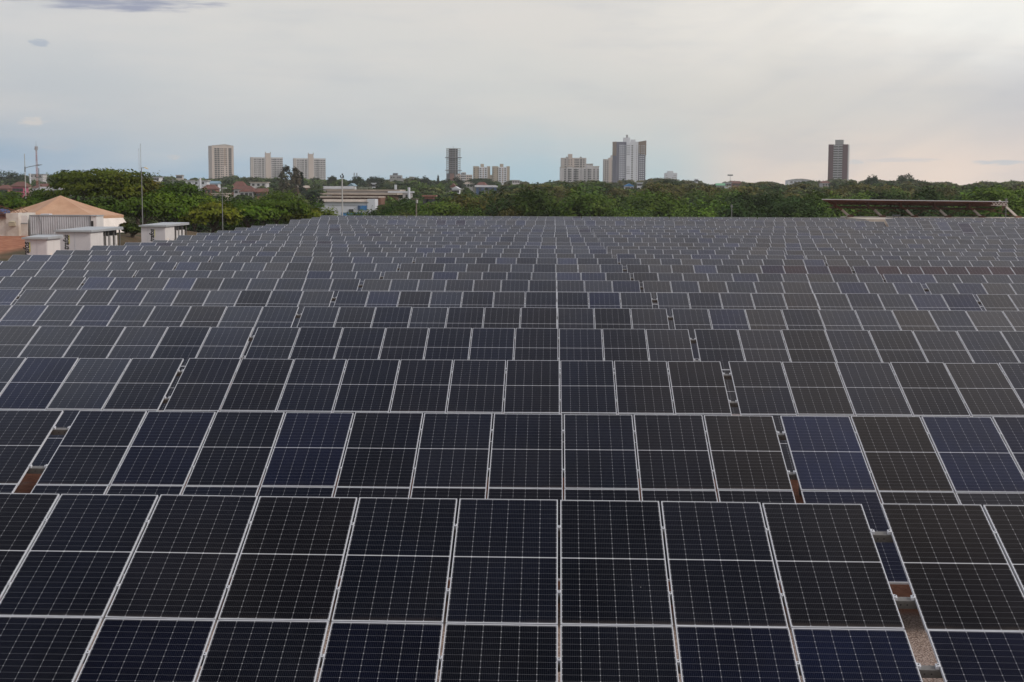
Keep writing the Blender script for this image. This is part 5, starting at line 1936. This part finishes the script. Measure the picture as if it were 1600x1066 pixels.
# roof sheet: front edge high and towards the camera, rear edge lower
fy, ry = -3.6, 2.6
dr = .62
top = [(xl, fy, zfl), (xr, fy, zfr), (xr + .6, ry, zfr - dr), (xl + 2.6, ry, zfl - dr)]
bot = [(a, b, c - .10) for a, b, c in top]
MB().poly(top + bot, [(0, 1, 2, 3), (7, 6, 5, 4), (0, 4, 5, 1), (1, 5, 6, 2), (2, 6, 7, 3), (3, 7, 4, 0)], 'zinc_roof').build('roof', t)
ups = [1328, 1378.5, 1428.5, 1480.5, 1533.5, 1590]
for i, px in enumerate(ups):
    xb = lx(px)
    zb = ztop
    hx = lx(px) - lx(px - 27)
    zt = A(px - 25, 317.5).z - gz
    s = MB()
    midp = Vector((xb - hx * .50, -.2, zb + (zt - zb) * .52))
    s.bar((xb, 0, zb), midp, .34, .28, 'rust_light')
    s.build('strut', t)
    s = MB()
    s.bar(midp, (xb - hx * 1.15, -.4, zt + (.05 if i < 5 else .35)), .30, .24, 'rust' if i < 5 else 'rust_light')
    s.build('strut_head', t)
    MB().box(xb - .35, xb + .45, -.4, .4, zb - .05, zb + .22, 'rust').build('base_plate', t)
    # truss rib under the sheet
    m = 8
    rb = MB()
    f = (xb - hx - xl) / (xr - xl)
    z1 = zfl + (zfr - zfl) * f
    rb.bar((xb - hx * 1.1, fy + .15, z1 - .2), (xb - hx * .6, ry - .1, z1 - dr - .18), .12, .10, 'rust')
    rb.bar((xb - hx * 1.1, fy + .3, z1 - .42), (xb - hx * .6, ry - .1, z1 - dr - .75), .12, .10, 'rust')
    for j in range(m):
        g0, g1 = j / m, (j + 1) / m
        q = lambda g, low: Vector((xb - hx * (1.1 - .5 * g), fy + .2 + (ry - fy - .3) * g, z1 - .2 - (dr - .02) * g - (low * (.22 + .35 * g))))
        rb.bar(q(g0, j % 2), q(g1, (j + 1) % 2), .06, .06, 'rust')
    rb.build('rib', t)
for f, dz in ((.05, .16), (.3, .18), (.55, .2), (.8, .22), (.98, .5)):
    y = fy + (ry - fy) * f
    MB().bar((xl + 2.6 * f + .1, y, zfl - dr * f - dz), (xr - .1, y, zfr - dr * f - dz), .10, .16, 'rust').build('purlin', t)
mb = MB()
mb.bar((lx(1300), ry - .3, zfl - dr - .62), (xr, ry - .3, zfr - dr - .62), .16, .16, 'rust')
mb.build('beam', t)
for i in range(len(ups) - 1):
    b = MB()
    a0, a1 = lx(ups[i]), lx(ups[i + 1])
    hx = lx(ups[i]) - lx(ups[i] - 25)
    zt = A(1440, 322.5).z - gz
    b.bar((a0, .6, ztop + .15), (a1 - hx * .75, .6, zt), .07, .07, 'rust')
    b.bar((a1 - .1, .75, ztop + .15), (a0 - hx * .5, .75, zt), .07, .07, 'rust')
    b.build('brace', t)
# triangulated end of the canopy
mb = MB()
for j in range(9):
    x0 = lx(1538 + j * 2.6)
    x1 = lx(1538 + (j + 1) * 2.6)
    mb.bar((x0, fy + .1, zfr - .16 - (.34 if j % 2 else 0)), (x1, fy + .1, zfr - .16 - (0 if j % 2 else .34)), .07, .07, 'rust_light')
mb.bar((lx(1536), fy + .1, zfr - .55), (lx(1562), fy + .1, zfr - .55), .07, .07, 'rust_light')
mb.build('end_truss', t)

# pale slab sticking out among the last rows, with a small winch frame on it
Ys = 190.0
p0, p1 = at(1332, 340.5, Ys), at(1388.5, 340.5, Ys)
gz = float(ground_z((p0.x + p1.x) / 2, Ys))
hs = p0.z - gz
t = thing('concrete_slab', 'pale concrete platform cutting into the last rows left of the raised tables', 'platform', (p0.x, Ys, gz))
ws = p1.x - p0.x
MB().box(0, ws, -8.5, 3.5, -1, hs - .02, 'concrete').build('deck', t)
MB().box(ws * .6, ws, -8.75, -8.5, hs - .55, hs - .30, 'concrete_dark').build('edge_beam', t)
t = thing('steel_stand', 'small dark steel stand on the edge of the pale concrete platform', 'stand', (p0.x + ws * .82, Ys - 7.8, gz + hs - .02))
for sx in (-.35, .35):
    MB().bar((sx, 0, 0), (sx * .7, 0, .45), .07, .07, 'concrete_dark').build('leg', t)
MB().box(-.5, .5, -.15, .15, .45, .55, 'concrete_dark').build('top_plate', t)

# ------------------------------------------------------------------ haze
hz = MB().box(-1900, 1900, -260, 2700, -14, 125, 'white_paint')
hm = bpy.data.materials.new('haze')
hm.use_nodes = True
ht = NT(hm.node_tree)
ht.n.clear()
ho = ht.new('ShaderNodeOutputMaterial')
hv = ht.new('ShaderNodeVolumePrincipled')
hv.inputs['Color'].default_value = (0.97, 0.985, 1.0, 1)
hv.inputs['Density'].default_value = 0.00010
hv.inputs['Anisotropy'].default_value = 0.2
ht.l.new(hv.outputs[0], ho.inputs['Volume'])
hz.mats = [hm]
o = hz.build('haze')
tag(o, kind='stuff')
